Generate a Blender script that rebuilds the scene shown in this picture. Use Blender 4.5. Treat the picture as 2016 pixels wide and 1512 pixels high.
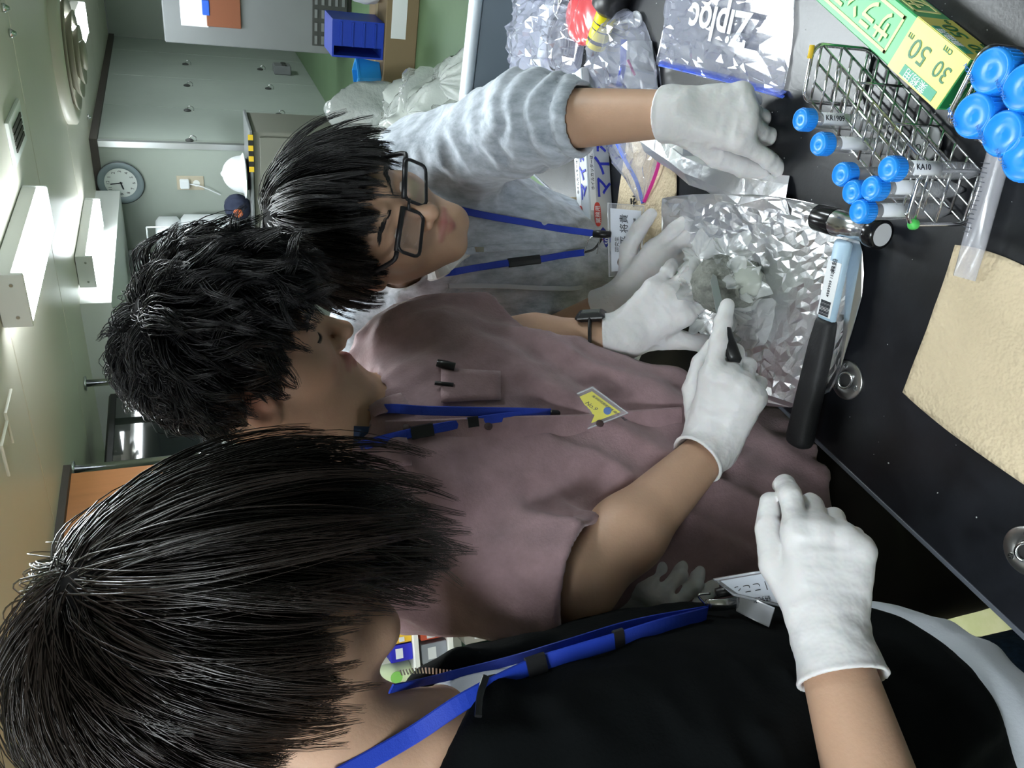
import bpy, math, random
import numpy as np
from mathutils import Matrix, Vector

for _o in list(bpy.data.objects):
    bpy.data.objects.remove(_o)
SC = bpy.context.scene
COL = SC.collection
rnd = random.Random(7)
RNG = np.random.default_rng(11)

# ------------------------------------------------------------------ camera
# phone held sideways: the picture's left edge is up.  Vanishing points give the rotation.
FPX = 1548.0
def _n(v):
    v = np.asarray(v, float); return v / np.linalg.norm(v)
_N = np.array([334.0, 3892.0, FPX]); _V = np.array([1124.0, -708.0, FPX])
_Z = -_n(_N); _Y = _n(_V - np.dot(_V, _Z) * _Z); _X = np.cross(_Y, _Z)
RM = np.stack([_X, _Y, _Z])            # world = RM @ (right, down, forward) of the upright view
CAMP = np.array([0.0, 0.0, 1.55])      # x across the bench, y along it, z up
cam = bpy.data.cameras.new('camera'); camo = bpy.data.objects.new('camera', cam); COL.objects.link(camo)
cam.sensor_width = 36.0; cam.lens = FPX / 2016 * 36; cam.clip_start = 0.02
_m = Matrix.Identity(4)
for i in range(3):
    _m[i][0] = RM[i][1]; _m[i][1] = RM[i][0]; _m[i][2] = -RM[i][2]; _m[i][3] = CAMP[i]
camo.matrix_world = _m
SC.camera = camo

# ------------------------------------------------------------------ world, exposure
wd = bpy.data.worlds.new('world'); SC.world = wd; wd.use_nodes = True
wd.node_tree.nodes['Background'].inputs[0].default_value = (0.8, 0.9, 1.0, 1)
wd.node_tree.nodes['Background'].inputs[1].default_value = 0.05
SC.view_settings.view_transform = 'Standard'; SC.view_settings.look = 'None'
SC.view_settings.gamma = 1.0; SC.view_settings.use_curve_mapping = False
SC.view_settings.exposure = 0.2
LAMP = 40.0                            # radiance of the fluorescent diffusers

ZT = 0.85                              # bench top
ZC = 2.25                              # ceiling
XE = -0.527                            # bench front edge

def ray(px, py):
    return RM @ np.array([1512 - py - 756.0, px - 1008.0, FPX]) / FPX
def W(px, py, d): return CAMP + ray(px, py) * d
def T(px, py, z=ZT):
    r = ray(px, py); return CAMP + r * (z - CAMP[2]) / r[2]
def TX(px, py, x):
    r = ray(px, py); return CAMP + r * (x - CAMP[0]) / r[0]
def TY(px, py, y):
    r = ray(px, py); return CAMP + r * (y - CAMP[1]) / r[1]

# ------------------------------------------------------------------ materials
MATS = {}
def mat(name, col=(.5, .5, .5), rough=.5, metal=0., bump=0., bscale=60., var=0., vscale=8., emit=None, estr=0.,
        spec=.5, trans=0., sss=0., alpha=1., sheen=0., coat=0., stretch=None, col2=None, bdetail=4., attr=None, ior=1.45, brough=.55):
    if name in MATS: return MATS[name]
    m = bpy.data.materials.new(name); m.use_nodes = True; MATS[name] = m
    nt = m.node_tree; b = nt.nodes['Principled BSDF']
    b.inputs['Base Color'].default_value = (*col, 1); b.inputs['Roughness'].default_value = rough
    b.inputs['Metallic'].default_value = metal; b.inputs['Specular IOR Level'].default_value = spec
    b.inputs['Transmission Weight'].default_value = trans; b.inputs['Alpha'].default_value = alpha
    b.inputs['Coat Weight'].default_value = coat; b.inputs['Sheen Weight'].default_value = sheen; b.inputs['IOR'].default_value = ior
    if sss:
        b.inputs['Subsurface Weight'].default_value = sss; b.inputs['Subsurface Radius'].default_value = (.008, .003, .0015)
        b.inputs['Subsurface Scale'].default_value = 1.0
    if emit:
        b.inputs['Emission Color'].default_value = (*emit, 1); b.inputs['Emission Strength'].default_value = estr
    tc = nt.nodes.new('ShaderNodeTexCoord')
    co = tc.outputs['Object']
    if stretch:
        mp = nt.nodes.new('ShaderNodeMapping'); mp.inputs['Scale'].default_value = stretch
        nt.links.new(co, mp.inputs[0]); co = mp.outputs[0]
    src = None
    if var or col2:
        no = nt.nodes.new('ShaderNodeTexNoise'); no.inputs['Scale'].default_value = vscale; no.inputs['Detail'].default_value = 6
        no.inputs['Roughness'].default_value = .65
        nt.links.new(co, no.inputs['Vector'])
        rp = nt.nodes.new('ShaderNodeValToRGB'); nt.links.new(no.outputs['Fac'], rp.inputs[0])
        c2 = col2 or tuple(min(1, c * (1 + var)) for c in col); c1 = tuple(c * (1 - var) for c in col) if not col2 else col
        rp.color_ramp.elements[0].color = (*c1, 1); rp.color_ramp.elements[1].color = (*c2, 1)
        rp.color_ramp.elements[0].position = .33; rp.color_ramp.elements[1].position = .67
        nt.links.new(rp.outputs[0], b.inputs['Base Color']); src = rp.outputs[0]
    if attr:                                   # colour of the thing itself, stored on its vertices
        at = nt.nodes.new('ShaderNodeAttribute'); at.attribute_name = attr
        if src is None:
            nt.links.new(at.outputs['Color'], b.inputs['Base Color'])
        else:
            mx = nt.nodes.new('ShaderNodeMix'); mx.data_type = 'RGBA'; mx.blend_type = 'MULTIPLY'; mx.inputs[0].default_value = 1
            nt.links.new(src, mx.inputs[6]); nt.links.new(at.outputs['Color'], mx.inputs[7]); nt.links.new(mx.outputs[2], b.inputs['Base Color'])
    if bump:
        n2 = nt.nodes.new('ShaderNodeTexNoise'); n2.inputs['Scale'].default_value = bscale; n2.inputs['Detail'].default_value = bdetail
        n2.inputs['Roughness'].default_value = brough
        nt.links.new(co, n2.inputs['Vector'])
        bp = nt.nodes.new('ShaderNodeBump'); bp.inputs['Strength'].default_value = bump; bp.inputs['Distance'].default_value = .02
        nt.links.new(n2.outputs['Fac'], bp.inputs['Height']); nt.links.new(bp.outputs[0], b.inputs['Normal'])
    return m

def film(name, tint=(1, 1, 1), body=.10, milky=(.9, .93, 1.0), rough=.08, bump=.0, bscale=30., gloss=1.0):
    """thin clear plastic: see-through with a Fresnel gloss and a little milky scatter"""
    if name in MATS: return MATS[name]
    m = bpy.data.materials.new(name); m.use_nodes = True; MATS[name] = m
    nt = m.node_tree; nt.nodes.clear()
    out = nt.nodes.new('ShaderNodeOutputMaterial'); tr = nt.nodes.new('ShaderNodeBsdfTransparent'); gl = nt.nodes.new('ShaderNodeBsdfGlossy')
    df = nt.nodes.new('ShaderNodeBsdfDiffuse'); m1 = nt.nodes.new('ShaderNodeMixShader'); m2 = nt.nodes.new('ShaderNodeMixShader')
    fr = nt.nodes.new('ShaderNodeFresnel'); ge = nt.nodes.new('ShaderNodeNewGeometry'); io = nt.nodes.new('ShaderNodeMath'); io.operation = 'MULTIPLY_ADD'; io.inputs[1].default_value = 1 / 1.5 - 1.5; io.inputs[2].default_value = 1.5
    nt.links.new(ge.outputs['Backfacing'], io.inputs[0]); nt.links.new(io.outputs[0], fr.inputs[0])
    ml = nt.nodes.new('ShaderNodeMath'); ml.operation = 'MULTIPLY'; ml.inputs[1].default_value = gloss * 1.5; ml.use_clamp = True
    tr.inputs[0].default_value = (*tint, 1); df.inputs[0].default_value = (*milky, 1); gl.inputs['Roughness'].default_value = rough
    m1.inputs[0].default_value = body
    nt.links.new(tr.outputs[0], m1.inputs[1]); nt.links.new(df.outputs[0], m1.inputs[2])
    nt.links.new(fr.outputs[0], ml.inputs[0]); nt.links.new(ml.outputs[0], m2.inputs[0])
    nt.links.new(m1.outputs[0], m2.inputs[1]); nt.links.new(gl.outputs[0], m2.inputs[2]); nt.links.new(m2.outputs[0], out.inputs[0])
    if bump:
        tc = nt.nodes.new('ShaderNodeTexCoord'); n2 = nt.nodes.new('ShaderNodeTexNoise'); n2.inputs['Scale'].default_value = bscale; n2.inputs['Detail'].default_value = 3
        bp = nt.nodes.new('ShaderNodeBump'); bp.inputs['Strength'].default_value = bump; bp.inputs['Distance'].default_value = .02
        nt.links.new(tc.outputs['Object'], n2.inputs['Vector']); nt.links.new(n2.outputs['Fac'], bp.inputs['Height'])
        for q in (gl, df): nt.links.new(bp.outputs[0], q.inputs['Normal'])
        nt.links.new(bp.outputs[0], fr.inputs['Normal'])
    return m

# ------------------------------------------------------------------ objects
LOC = {}
def tag(o, label=None, cat=None, group=None, kind=None):
    if label: o['label'] = label
    if cat: o['category'] = cat
    if group: o['group'] = group
    if kind: o['kind'] = kind
    return o
def thing(name, label, cat, loc=(0, 0, 0), group=None, kind=None):
    o = bpy.data.objects.new(name, None); COL.objects.link(o); o.location = [float(c) for c in loc]; o.empty_display_size = .05
    LOC[o.name] = np.array(loc, float)
    return tag(o, label, cat, group, kind)
def obj(name, v, f, m, parent=None, smooth=False, label=None, origin=None, col=None):
    """one mesh object; v in world space"""
    v = np.asarray(v, float).reshape(-1, 3)
    org = np.zeros(3)
    if parent is not None: base = LOC[parent.name]
    else: base = np.zeros(3)
    if origin is not None: org = np.asarray(origin, float)
    elif parent is not None: org = base
    else:
        org = np.array([(v[:, 0].min() + v[:, 0].max()) / 2, (v[:, 1].min() + v[:, 1].max()) / 2, v[:, 2].min()])
    me = bpy.data.meshes.new(name)
    if isinstance(f, np.ndarray):
        n, k = f.shape
        me.vertices.add(len(v)); me.vertices.foreach_set('co', (v - org).astype(np.float32).ravel())
        me.loops.add(n * k); me.loops.foreach_set('vertex_index', f.astype(np.int32).ravel())
        me.polygons.add(n); me.polygons.foreach_set('loop_start', np.arange(0, n * k, k, dtype=np.int32))
        me.polygons.foreach_set('loop_total', np.full(n, k, dtype=np.int32))
        me.update(calc_edges=True)
    else:
        me.from_pydata((v - org).tolist(), [], f); me.update()
    if smooth: me.polygons.foreach_set('use_smooth', np.ones(len(me.polygons), dtype=bool))
    if col is not None:
        a = me.color_attributes.new('tint', 'FLOAT_COLOR', 'POINT')
        c4 = np.ones((len(v), 4), np.float32); c4[:, :3] = col; a.data.foreach_set('color', c4.ravel())
    if m: me.materials.append(m)
    o = bpy.data.objects.new(name, me); COL.objects.link(o)
    if parent is not None: o.parent = parent
    o.location = [float(c) for c in (org - base)]
    LOC[o.name] = org
    if label: o['label'] = label
    return o
def copy_tree(o, delta, parent=None):
    c = o.copy(); COL.objects.link(c); c.parent = parent
    LOC[c.name] = LOC[o.name] + np.array(delta, float)
    if parent is None: c.location = [o.location[i] + float(delta[i]) for i in range(3)]
    for ch in list(o.children): copy_tree(ch, delta, c)
    return c

# ------------------------------------------------------------------ mesh collector
def frame(d, up=(0, 0, 1)):
    d = _n(d); up = np.asarray(up, float)
    if abs(np.dot(d, up)) > .98: up = np.array([1., 0, 0])
    s = _n(np.cross(up, d)); u = np.cross(d, s)
    return s, u, d
class MB:
    def __init__(s): s.v = []; s.f = []; s.n = 0
    def add(s, v, f):
        v = np.asarray(v, float).reshape(-1, 3); s.v.append(v); s.f += [tuple(int(i) + s.n for i in q) for q in f]; s.n += len(v); return s
    def box(s, lo, hi):
        (a, b, c), (d, e, g) = lo, hi
        return s.add([(a, b, c), (d, b, c), (d, e, c), (a, e, c), (a, b, g), (d, b, g), (d, e, g), (a, e, g)],
                     [(0, 3, 2, 1), (4, 5, 6, 7), (0, 1, 5, 4), (1, 2, 6, 5), (2, 3, 7, 6), (3, 0, 4, 7)])
    def obox(s, c, ax, ay, az):
        """box from centre and three half-axis vectors"""
        c, ax, ay, az = [np.asarray(q, float) for q in (c, ax, ay, az)]
        p = [c + i * ax + j * ay + k * az for k in (-1, 1) for (i, j) in ((-1, -1), (1, -1), (1, 1), (-1, 1))]
        f = [(0, 3, 2, 1), (4, 5, 6, 7), (0, 1, 5, 4), (1, 2, 6, 5), (2, 3, 7, 6), (3, 0, 4, 7)]
        if np.dot(np.cross(ax, ay), az) < 0: f = [q[::-1] for q in f]
        return s.add(p, f)
    def bbox(s, c, ax, ay, az, b=.003):
        """bevelled box"""
        c, ax, ay, az = [np.asarray(q, float) for q in (c, ax, ay, az)]
        L = [np.linalg.norm(q) for q in (ax, ay, az)]; u = [q / l for q, l in zip((ax, ay, az), L)]
        b = min(b, min(L) * .9)
        prof = [(-1, -b, -L[2]), (1, -b, -L[2])]
        rings = []
        for (ins, z) in ((b, -L[2]), (0, -L[2] + b), (0, L[2] - b), (b, L[2])):
            X, Y = L[0] - ins, L[1] - ins; bb = b * .7
            ring = [(-X + bb, -Y), (X - bb, -Y), (X, -Y + bb), (X, Y - bb), (X - bb, Y), (-X + bb, Y), (-X, Y - bb), (-X, -Y + bb)]
            rings.append([c + x * u[0] + y * u[1] + z * u[2] for x, y in ring])
        v = [p for r in rings for p in r]; f = []
        for k in range(3):
            for i in range(8):
                j = (i + 1) % 8; f.append((k * 8 + i, k * 8 + j, k * 8 + 8 + j, k * 8 + 8 + i))
        f.append(tuple(range(7, -1, -1))); f.append(tuple(range(24, 32)))
        if np.dot(np.cross(u[0], u[1]), u[2]) < 0: f = [q[::-1] for q in f]
        return s.add(v, f)
    def tube(s, pts, r, n=8, caps=True, closed=False, flat=None, up=(0, 0, 1), face=None):
        """tube along pts; flat = (half width, half thickness) for a strap"""
        pts = np.asarray(pts, float); m = len(pts); rr = np.broadcast_to(np.asarray(r, float), (m,))
        v = []; prev = None
        for i in range(m):
            if closed: d = pts[(i + 1) % m] - pts[i - 1]
            else: d = pts[min(i + 1, m - 1)] - pts[max(i - 1, 0)]
            d = _n(d)
            if face is not None: a = _n(np.cross(face, d)); b = np.cross(d, a)
            elif prev is None: a, b, _ = frame(d, up)
            else:
                a = prev - np.dot(prev, d) * d; a = _n(a); b = np.cross(d, a)
            prev = a
            for k in range(n):
                t = 2 * math.pi * k / n
                if flat: v.append(pts[i] + a * flat[0] * math.copysign(abs(math.cos(t)) ** .4, math.cos(t)) + b * flat[1] * math.copysign(abs(math.sin(t)) ** .4, math.sin(t)))
                else: v.append(pts[i] + rr[i] * (a * math.cos(t) + b * math.sin(t)))
        f = []
        for i in range(m if closed else m - 1):
            j = (i + 1) % m
            for k in range(n):
                l = (k + 1) % n; f.append((i * n + k, i * n + l, j * n + l, j * n + k))
        if caps and not closed:
            f.append(tuple(range(n - 1, -1, -1))); f.append(tuple((m - 1) * n + k for k in range(n)))
        return s.add(v, f)
    def lathe(s, c, axis, prof, n=24, caps=True):
        """prof: (radius, distance along axis)"""
        a, b, d = frame(axis); c = np.asarray(c, float); v = []
        for (r, h) in prof:
            for k in range(n):
                t = 2 * math.pi * k / n; v.append(c + d * h + r * (a * math.cos(t) + b * math.sin(t)))
        f = []
        for i in range(len(prof) - 1):
            for k in range(n):
                l = (k + 1) % n; f.append((i * n + k, i * n + l, i * n + n + l, i * n + n + k))
        if caps:
            f.append(tuple(range(n - 1, -1, -1))); f.append(tuple((len(prof) - 1) * n + k for k in range(n)))
        return s.add(v, f)
    def poly(s, pts, up, h):
        """prism from an outline, extruded along up by h"""
        pts = np.asarray(pts, float); n = len(pts); up = _n(up)
        nn = sum(np.cross(pts[i] - pts[0], pts[(i + 1) % n] - pts[0]) for i in range(n))
        if np.dot(nn, up) < 0: pts = pts[::-1]
        f = [tuple(range(n - 1, -1, -1)), tuple(range(n, 2 * n))] + [(i, (i + 1) % n, n + (i + 1) % n, n + i) for i in range(n)]
        return s.add(np.concatenate([pts, pts + up * h]), f)
    def sheet(s, G, th=.0006):
        """closed thin sheet from a grid of points G[i][j]"""
        G = np.asarray(G, float); a, b = G.shape[:2]
        du = np.gradient(G, axis=0); dv = np.gradient(G, axis=1); nn = np.cross(du, dv); nn /= np.linalg.norm(nn, axis=2, keepdims=True) + 1e-12
        v = np.concatenate([(G + nn * th / 2).reshape(-1, 3), (G - nn * th / 2).reshape(-1, 3)]); o = a * b; f = []
        for i in range(a - 1):
            for j in range(b - 1):
                q = (i * b + j, (i + 1) * b + j, (i + 1) * b + j + 1, i * b + j + 1); f.append(q); f.append(tuple(o + k for k in q[::-1]))
        for i in range(a - 1):
            f.append((i * b, o + i * b, o + (i + 1) * b, (i + 1) * b)); j = i * b + b - 1; f.append((j, j + b, o + j + b, o + j))
        for j in range(b - 1):
            f.append((j, j + 1, o + j + 1, o + j)); k = (a - 1) * b + j; f.append((k, o + k, o + k + 1, k + 1))
        return s.add(v, f)
    def make(s, name, m, parent=None, smooth=False, label=None, origin=None):
        return obj(name, np.concatenate(s.v), s.f, m, parent, smooth, label, origin)

def spline(pts, n=8):
    """Catmull-Rom"""
    P = np.asarray(pts, float); P = np.concatenate([[2 * P[0] - P[1]], P, [2 * P[-1] - P[-2]]]); out = []
    for i in range(1, len(P) - 2):
        for k in range(n):
            t = k / n
            out.append(.5 * (2 * P[i] + (P[i + 1] - P[i - 1]) * t + (2 * P[i - 1] - 5 * P[i] + 4 * P[i + 1] - P[i + 2]) * t * t + (3 * P[i] - P[i - 1] - 3 * P[i + 1] + P[i + 2]) * t ** 3))
    out.append(P[-2]); return np.array(out)

def text(name, body, size, origin, right, up, m, parent, align='LEFT', th=.0002, sx=1.0, label=None, bold=0.):
    """flat print: text lying in the plane of right and up"""
    cu = bpy.data.curves.new('print', 'FONT'); cu.body = body; cu.size = size; cu.align_x = align; cu.extrude = th; cu.resolution_u = 3; cu.offset = bold
    to = bpy.data.objects.new('print', cu); COL.objects.link(to)
    bpy.context.view_layer.update()
    me0 = to.to_mesh(); v = np.zeros(len(me0.vertices) * 3, np.float32); me0.vertices.foreach_get('co', v); v = v.reshape(-1, 3)
    f = [tuple(p.vertices) for p in me0.polygons]
    to.to_mesh_clear(); bpy.data.objects.remove(to); bpy.data.curves.remove(cu)
    r, u = _n(right), _n(up); nn = np.cross(r, u)
    if len(v) == 0: return None
    P = np.asarray(origin, float) + v[:, :1] * sx * r + v[:, 1:2] * u + v[:, 2:3] * nn
    return obj(name, P, f, m, parent, label=label)

# ------------------------------------------------------------------ implicit surfaces
def smin(a, b, k):
    h = np.maximum(k - np.abs(a - b), 0) / k
    return np.minimum(a, b) - h * h * k * .25
def smax(a, b, k): return -smin(-a, -b, k)
def cone(P, a, b, ra, rb):
    a = np.asarray(a, float); b = np.asarray(b, float); ab = b - a
    t = np.clip(((P - a) @ ab) / (ab @ ab + 1e-12), 0, 1)
    return np.linalg.norm(P - a - t[:, None] * ab, axis=1) - (ra + (rb - ra) * t)
def ell(P, c, r, R=None):
    q = P - np.asarray(c, float)
    if R is not None: q = q @ R          # columns of R = local axes
    r = np.asarray(r, float); k0 = np.linalg.norm(q / r, axis=1); k1 = np.linalg.norm(q / (r * r), axis=1) + 1e-9
    return k0 * (k0 - 1) / k1
_TB = (RNG.random(32 ** 3) * 2 - 1).astype(np.float32)
def vnoise(P):
    """value noise on a repeating 32-cell lattice, -1..1"""
    P = P.astype(np.float32); i = np.floor(P); f = P - i; i = i.astype(np.int32) & 31; f = f * f * (3 - 2 * f); j = (i + 1) & 31
    x0, x1, y0, y1, z0, z1 = i[:, 0] << 10, j[:, 0] << 10, i[:, 1] << 5, j[:, 1] << 5, i[:, 2], j[:, 2]; fx, fy, fz = f[:, 0], f[:, 1], f[:, 2]
    def L(a, b): p = _TB[a + b + z0]; return p + (_TB[a + b + z1] - p) * fz
    a = L(x0, y0); a = a + (L(x0, y1) - a) * fy; b = L(x1, y0); b = b + (L(x1, y1) - b) * fy
    return a + (b - a) * fx
def folds(P, along, wl, stretch=3., seed=0.):
    """ridged noise drawn out along a direction: cloth folds, -1..1"""
    s, u, d = frame(along)
    Q = np.stack([P @ s / wl, P @ u / wl, P @ d / (wl * stretch)], 1) + seed * 17.3
    n1 = vnoise(Q); return (1 - 2 * np.abs(n1)) * .7 + .3 * vnoise(Q * 2.1 + 5)
def mesh_sdf(f, lo, hi, h, coarse=4, relax=1):
    """surface nets on a grid that is evaluated finely only near the surface"""
    lo = np.asarray(lo, float); hi = np.asarray(hi, float)
    nb = np.ceil((hi - lo) / (h * coarse)).astype(int); n = nb * coarse + 1
    cg = np.stack(np.meshgrid(*[np.arange(k) for k in nb], indexing='ij'), -1).reshape(-1, 3)
    cc = lo + (cg + .5) * h * coarse
    dv = np.concatenate([f(cc[i:i + 400000]) for i in range(0, len(cc), 400000)])
    act = np.abs(dv) < h * coarse * 1.75
    val = np.full(n, 1.0, np.float32)
    sg = np.where(dv < 0, -1, 1).astype(np.float32).reshape(nb)
    val[:-1, :-1, :-1] = np.repeat(np.repeat(np.repeat(sg, coarse, 0), coarse, 1), coarse, 2)
    need = np.zeros(n, bool); A = act.reshape(nb)
    up = np.repeat(np.repeat(np.repeat(A, coarse, 0), coarse, 1), coarse, 2)
    for dx in (0, 1):
        for dy in (0, 1):
            for dz in (0, 1):
                need[dx:dx + up.shape[0], dy:dy + up.shape[1], dz:dz + up.shape[2]] |= up
    idx = np.argwhere(need); P = lo + idx * h
    d = np.concatenate([f(P[i:i + 400000]) for i in range(0, len(P), 400000)])
    val[need] = d
    ins = val < 0
    for ax in range(3):                    # close at the box border
        sl = [slice(None)] * 3
        for e in (0, -1): sl[ax] = e; ins[tuple(sl)] = False; val[tuple(sl)] = np.maximum(val[tuple(sl)], 1e-4)
    c = ins[:-1, :-1, :-1].astype(np.int8)
    cnt = np.zeros(c.shape, np.int8)
    for dx in (0, 1):
        for dy in (0, 1):
            for dz in (0, 1): cnt += ins[dx:dx + c.shape[0], dy:dy + c.shape[1], dz:dz + c.shape[2]]
    cells = np.argwhere((cnt > 0) & (cnt < 8))
    ids = np.full(c.shape, -1, np.int32); ids[tuple(cells.T)] = np.arange(len(cells))
    acc = np.zeros((len(cells), 3)); num = np.zeros(len(cells))
    cor = [(x, y, z) for x in (0, 1) for y in (0, 1) for z in (0, 1)]
    V = {k: val[cells[:, 0] + k[0], cells[:, 1] + k[1], cells[:, 2] + k[2]] for k in cor}
    for a in cor:
        for ax in range(3):
            if a[ax]: continue
            b = list(a); b[ax] = 1; b = tuple(b); m = (V[a] < 0) != (V[b] < 0)
            t = V[a] / (V[a] - V[b] + 1e-20); t = np.clip(t, 0, 1)
            for k in range(3): acc[:, k] += np.where(m, a[k] + (t if k == ax else 0), 0)
            num += m
    v = lo + (cells + acc / np.maximum(num, 1)[:, None]) * h
    F = []
    for ax in range(3):
        o1, o2 = [(1, 2), (2, 0), (0, 1)][ax]
        sa = [slice(None)] * 3; sb = [slice(None)] * 3; sa[ax] = slice(0, -1); sb[ax] = slice(1, None)
        A_, B_ = ins[tuple(sa)], ins[tuple(sb)]
        e = np.argwhere(A_ != B_)
        e = e[(e[:, o1] > 0) & (e[:, o2] > 0) & (e[:, o1] < n[o1] - 1) & (e[:, o2] < n[o2] - 1)]
        flip = B_[tuple(e.T)]
        def cid(d1, d2):
            q = e.copy(); q[:, o1] -= d1; q[:, o2] -= d2; return ids[tuple(q.T)]
        q = np.stack([cid(1, 1), cid(0, 1), cid(0, 0), cid(1, 0)], 1)
        q[flip] = q[flip][:, ::-1]; F.append(q)
    F = np.concatenate(F); F = F[(F >= 0).all(1)]
    for _ in range(relax):
        s = np.zeros_like(v); k = np.zeros(len(v))
        for i in range(4):
            for j in (1, 3):
                np.add.at(s, F[:, i], v[F[:, (i + j) % 4]]); np.add.at(k, F[:, i], 1)
        v = v * .5 + .5 * s / np.maximum(k, 1)[:, None]
    return v, F
# ================================================================== the room
m_steel = mat("bright_steel", (.62, .63, .65), .22, metal=1.); m_ink = mat("dark_ink", (.02, .022, .03), .6)
m_wall = mat('grey_green_wall_paint', (.33, .37, .325), .55, var=.04, vscale=2.)
m_panelw = mat('satin_green_grey_panel', (.36, .41, .37), .38, var=.05, vscale=1.5)
m_ceil = mat('cream_ceiling_panel', (.66, .63, .54), .35, var=.03, vscale=1.2)
m_gap = mat('dark_joint', (.05, .048, .04), .8)
m_floor = mat('green_deck_paint', (.10, .17, .085), .45, col2=(.13, .21, .11), vscale=1.3)
m_floor2 = mat('worn_yellow_green_deck', (.34, .36, .17), .5, col2=(.42, .42, .24), vscale=14.)
m_trim = mat('dark_brown_trim', (.055, .045, .038), .6); m_alu = mat('brushed_aluminium', (.62, .64, .64), .35, metal=.9)
m_orange = mat('orange_veneer', (.42, .17, .06), .45, var=.12, vscale=3., stretch=(4, 4, .4))
m_lampb = mat('white_lamp_housing', (.74, .76, .74), .45); m_tube = mat('fluorescent_diffuser', (1, 1, 1), .5, emit=(.88, .96, 1.0), estr=LAMP)
m_lgrey = mat('light_grey_enamel', (.19, .20, .205), .4, var=.04, vscale=2.); m_dgrey = mat('dark_grey_metal', (.05, .052, .05), .5)
m_white = mat('white_enamel', (.75, .78, .80), .35)

def struct(name, bm, m, parent=None, **k):
    o = bm.make(name, m, parent, **k)
    if parent is None: o['kind'] = 'structure'
    return o
XR, YB, YF, XP, YW = 2.6, -2.6, 11.6, -2.39, 7.45
fl = struct('floor', MB().box((-4.1, YB, -.1), (XR, YF, 0)), m_floor)
struct('floor_mat', MB().box((-1.9, -.8, .0), (-.55, 1.32, .004)), m_floor2, fl)
ce = struct('ceiling', MB().box((-4.1, YB, ZC + .012), (XR, YF, ZC + .12)), m_gap)
ys = [-2.58, -.93, .47, 1.87, 3.27, 4.63, 6.13, 7.55, 9.0, 10.4, 11.55]
for i in range(len(ys) - 1):
    MB().bbox(((-4.1 + XR) / 2, (ys[i] + ys[i + 1]) / 2, ZC + .006), ((XR + 4.1) / 2, 0, 0), (0, (ys[i + 1] - ys[i]) / 2 - .006, 0), (0, 0, .006), .003).make('panel', m_ceil, ce)
struct('wall_back', MB().box((-4.1, YB - .1, 0), (XR, YB, ZC)), m_wall); struct('wall_right', MB().box((XR, YB, 0), (XR + .1, YF, ZC)), m_wall)
struct('wall_far', MB().box((XP, YF, 0), (XR, YF + .1, ZC)), m_wall)
wc_ = struct('wall_clock', MB().box((-4.1, YW, 0), (XP - .0, YW + .12, ZC)), m_wall)
wp = struct('wall_panelled', MB().box((XP - .1, YW + .12, 0), (XP - .02, YF, ZC)), m_gap)
sy = [YW + .03, 8.58, 9.74, 10.9, YF]
for i in range(4): MB().bbox((XP - .01, (sy[i] + sy[i + 1]) / 2, ZC / 2), (.01, 0, 0), (0, (sy[i + 1] - sy[i]) / 2 - .004, 0), (0, 0, ZC / 2), .003).make('panel', m_panelw, wp)
struct('trim_1', MB().box((XP - .045, YW - .006, 0), (XP + .006, YW + .045, ZC - .03)), m_alu)
struct('trim_2', MB().box((-4.1, YW - .03, ZC - .06), (XP + .03, YW, ZC)), m_trim); struct('trim_3', MB().box((XP, YW, ZC - .06), (XP + .03, YF, ZC)), m_trim)
wl = struct('wall_left', MB().box((-4.2, YB, 0), (-4.1, YW, ZC)), m_wall)
for y0, y1 in ((-2.6, -1.0), (-1.0, .6), (.6, 2.2), (2.2, 3.72)): MB().bbox((-3.0, (y0 + y1) / 2, ZC / 2 - .005), (.03, 0, 0), (0, (y1 - y0) / 2 - .004, 0), (0, 0, ZC / 2 - .005), .004).make('veneer_panel', m_orange, wl)
MB().box((-4.1, 3.70, 0), (-3.03, 3.74, ZC)).make('return_panel', m_wall, wl)
struct('trim_4', MB().box((-2.97, -2.6, ZC - .035), (-2.93, 3.74, ZC)), m_trim)
struct('trim_5', MB().box((-4.05, 5.30, 2.06), (-2.80, 7.38, ZC)), m_lampb)
# hooks and tie-down plates on the panelled wall
for i, q in enumerate(((365, 127), (368, 169), (369, 218), (373, 277), (528, 175), (549, 226), (512, 137))):
    p = TX(*q, XP + .001); h = thing('wall_hook', '', 'hook', p)
    MB().lathe(p, (1, 0, 0), [(.035, 0), (.035, .008), (.02, .016)], 14).make('plate', m_dgrey, h)
    MB().tube([p + np.array([.016 + .03 * math.sin(t), .0, -.03 + .03 * math.cos(t)]) for t in np.linspace(0, 6.28, 14, endpoint=False)], .005, 6, closed=True).make('ring', m_steel, h, True)
    h['group'] = 'tie-down rings on the panelled wall'
    h['label'] = ['small tie-down ring on the panelled wall in the cabinet shadow, upper', 'tie-down ring high on second wall panel from the cabinet', 'tie-down ring high beside the middle wall panel joint', 'tie-down ring high on the wall panel beside the aluminium corner',
                  'tie-down ring low on the second wall panel from the cabinet', 'tie-down ring low near the middle wall panel joint', 'small tie-down ring low in the cabinet shadow'][i]
p = TX(555, 144, XP + .002)
o = thing('junction_box', 'pale grey cable junction box low on the panelled wall', 'junction box', p)
MB().bbox(p + np.array([.05, 0, 0]), (.05, 0, 0), (0, .09, 0), (0, 0, .10), .01).make('body', m_lgrey, o)
for dy in (-.05, .05): MB().lathe(p + np.array([.1, dy, -.02]), (1, 0, 0), [(.03, 0), (.03, .012)], 14).make('socket', m_dgrey, o)

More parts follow.
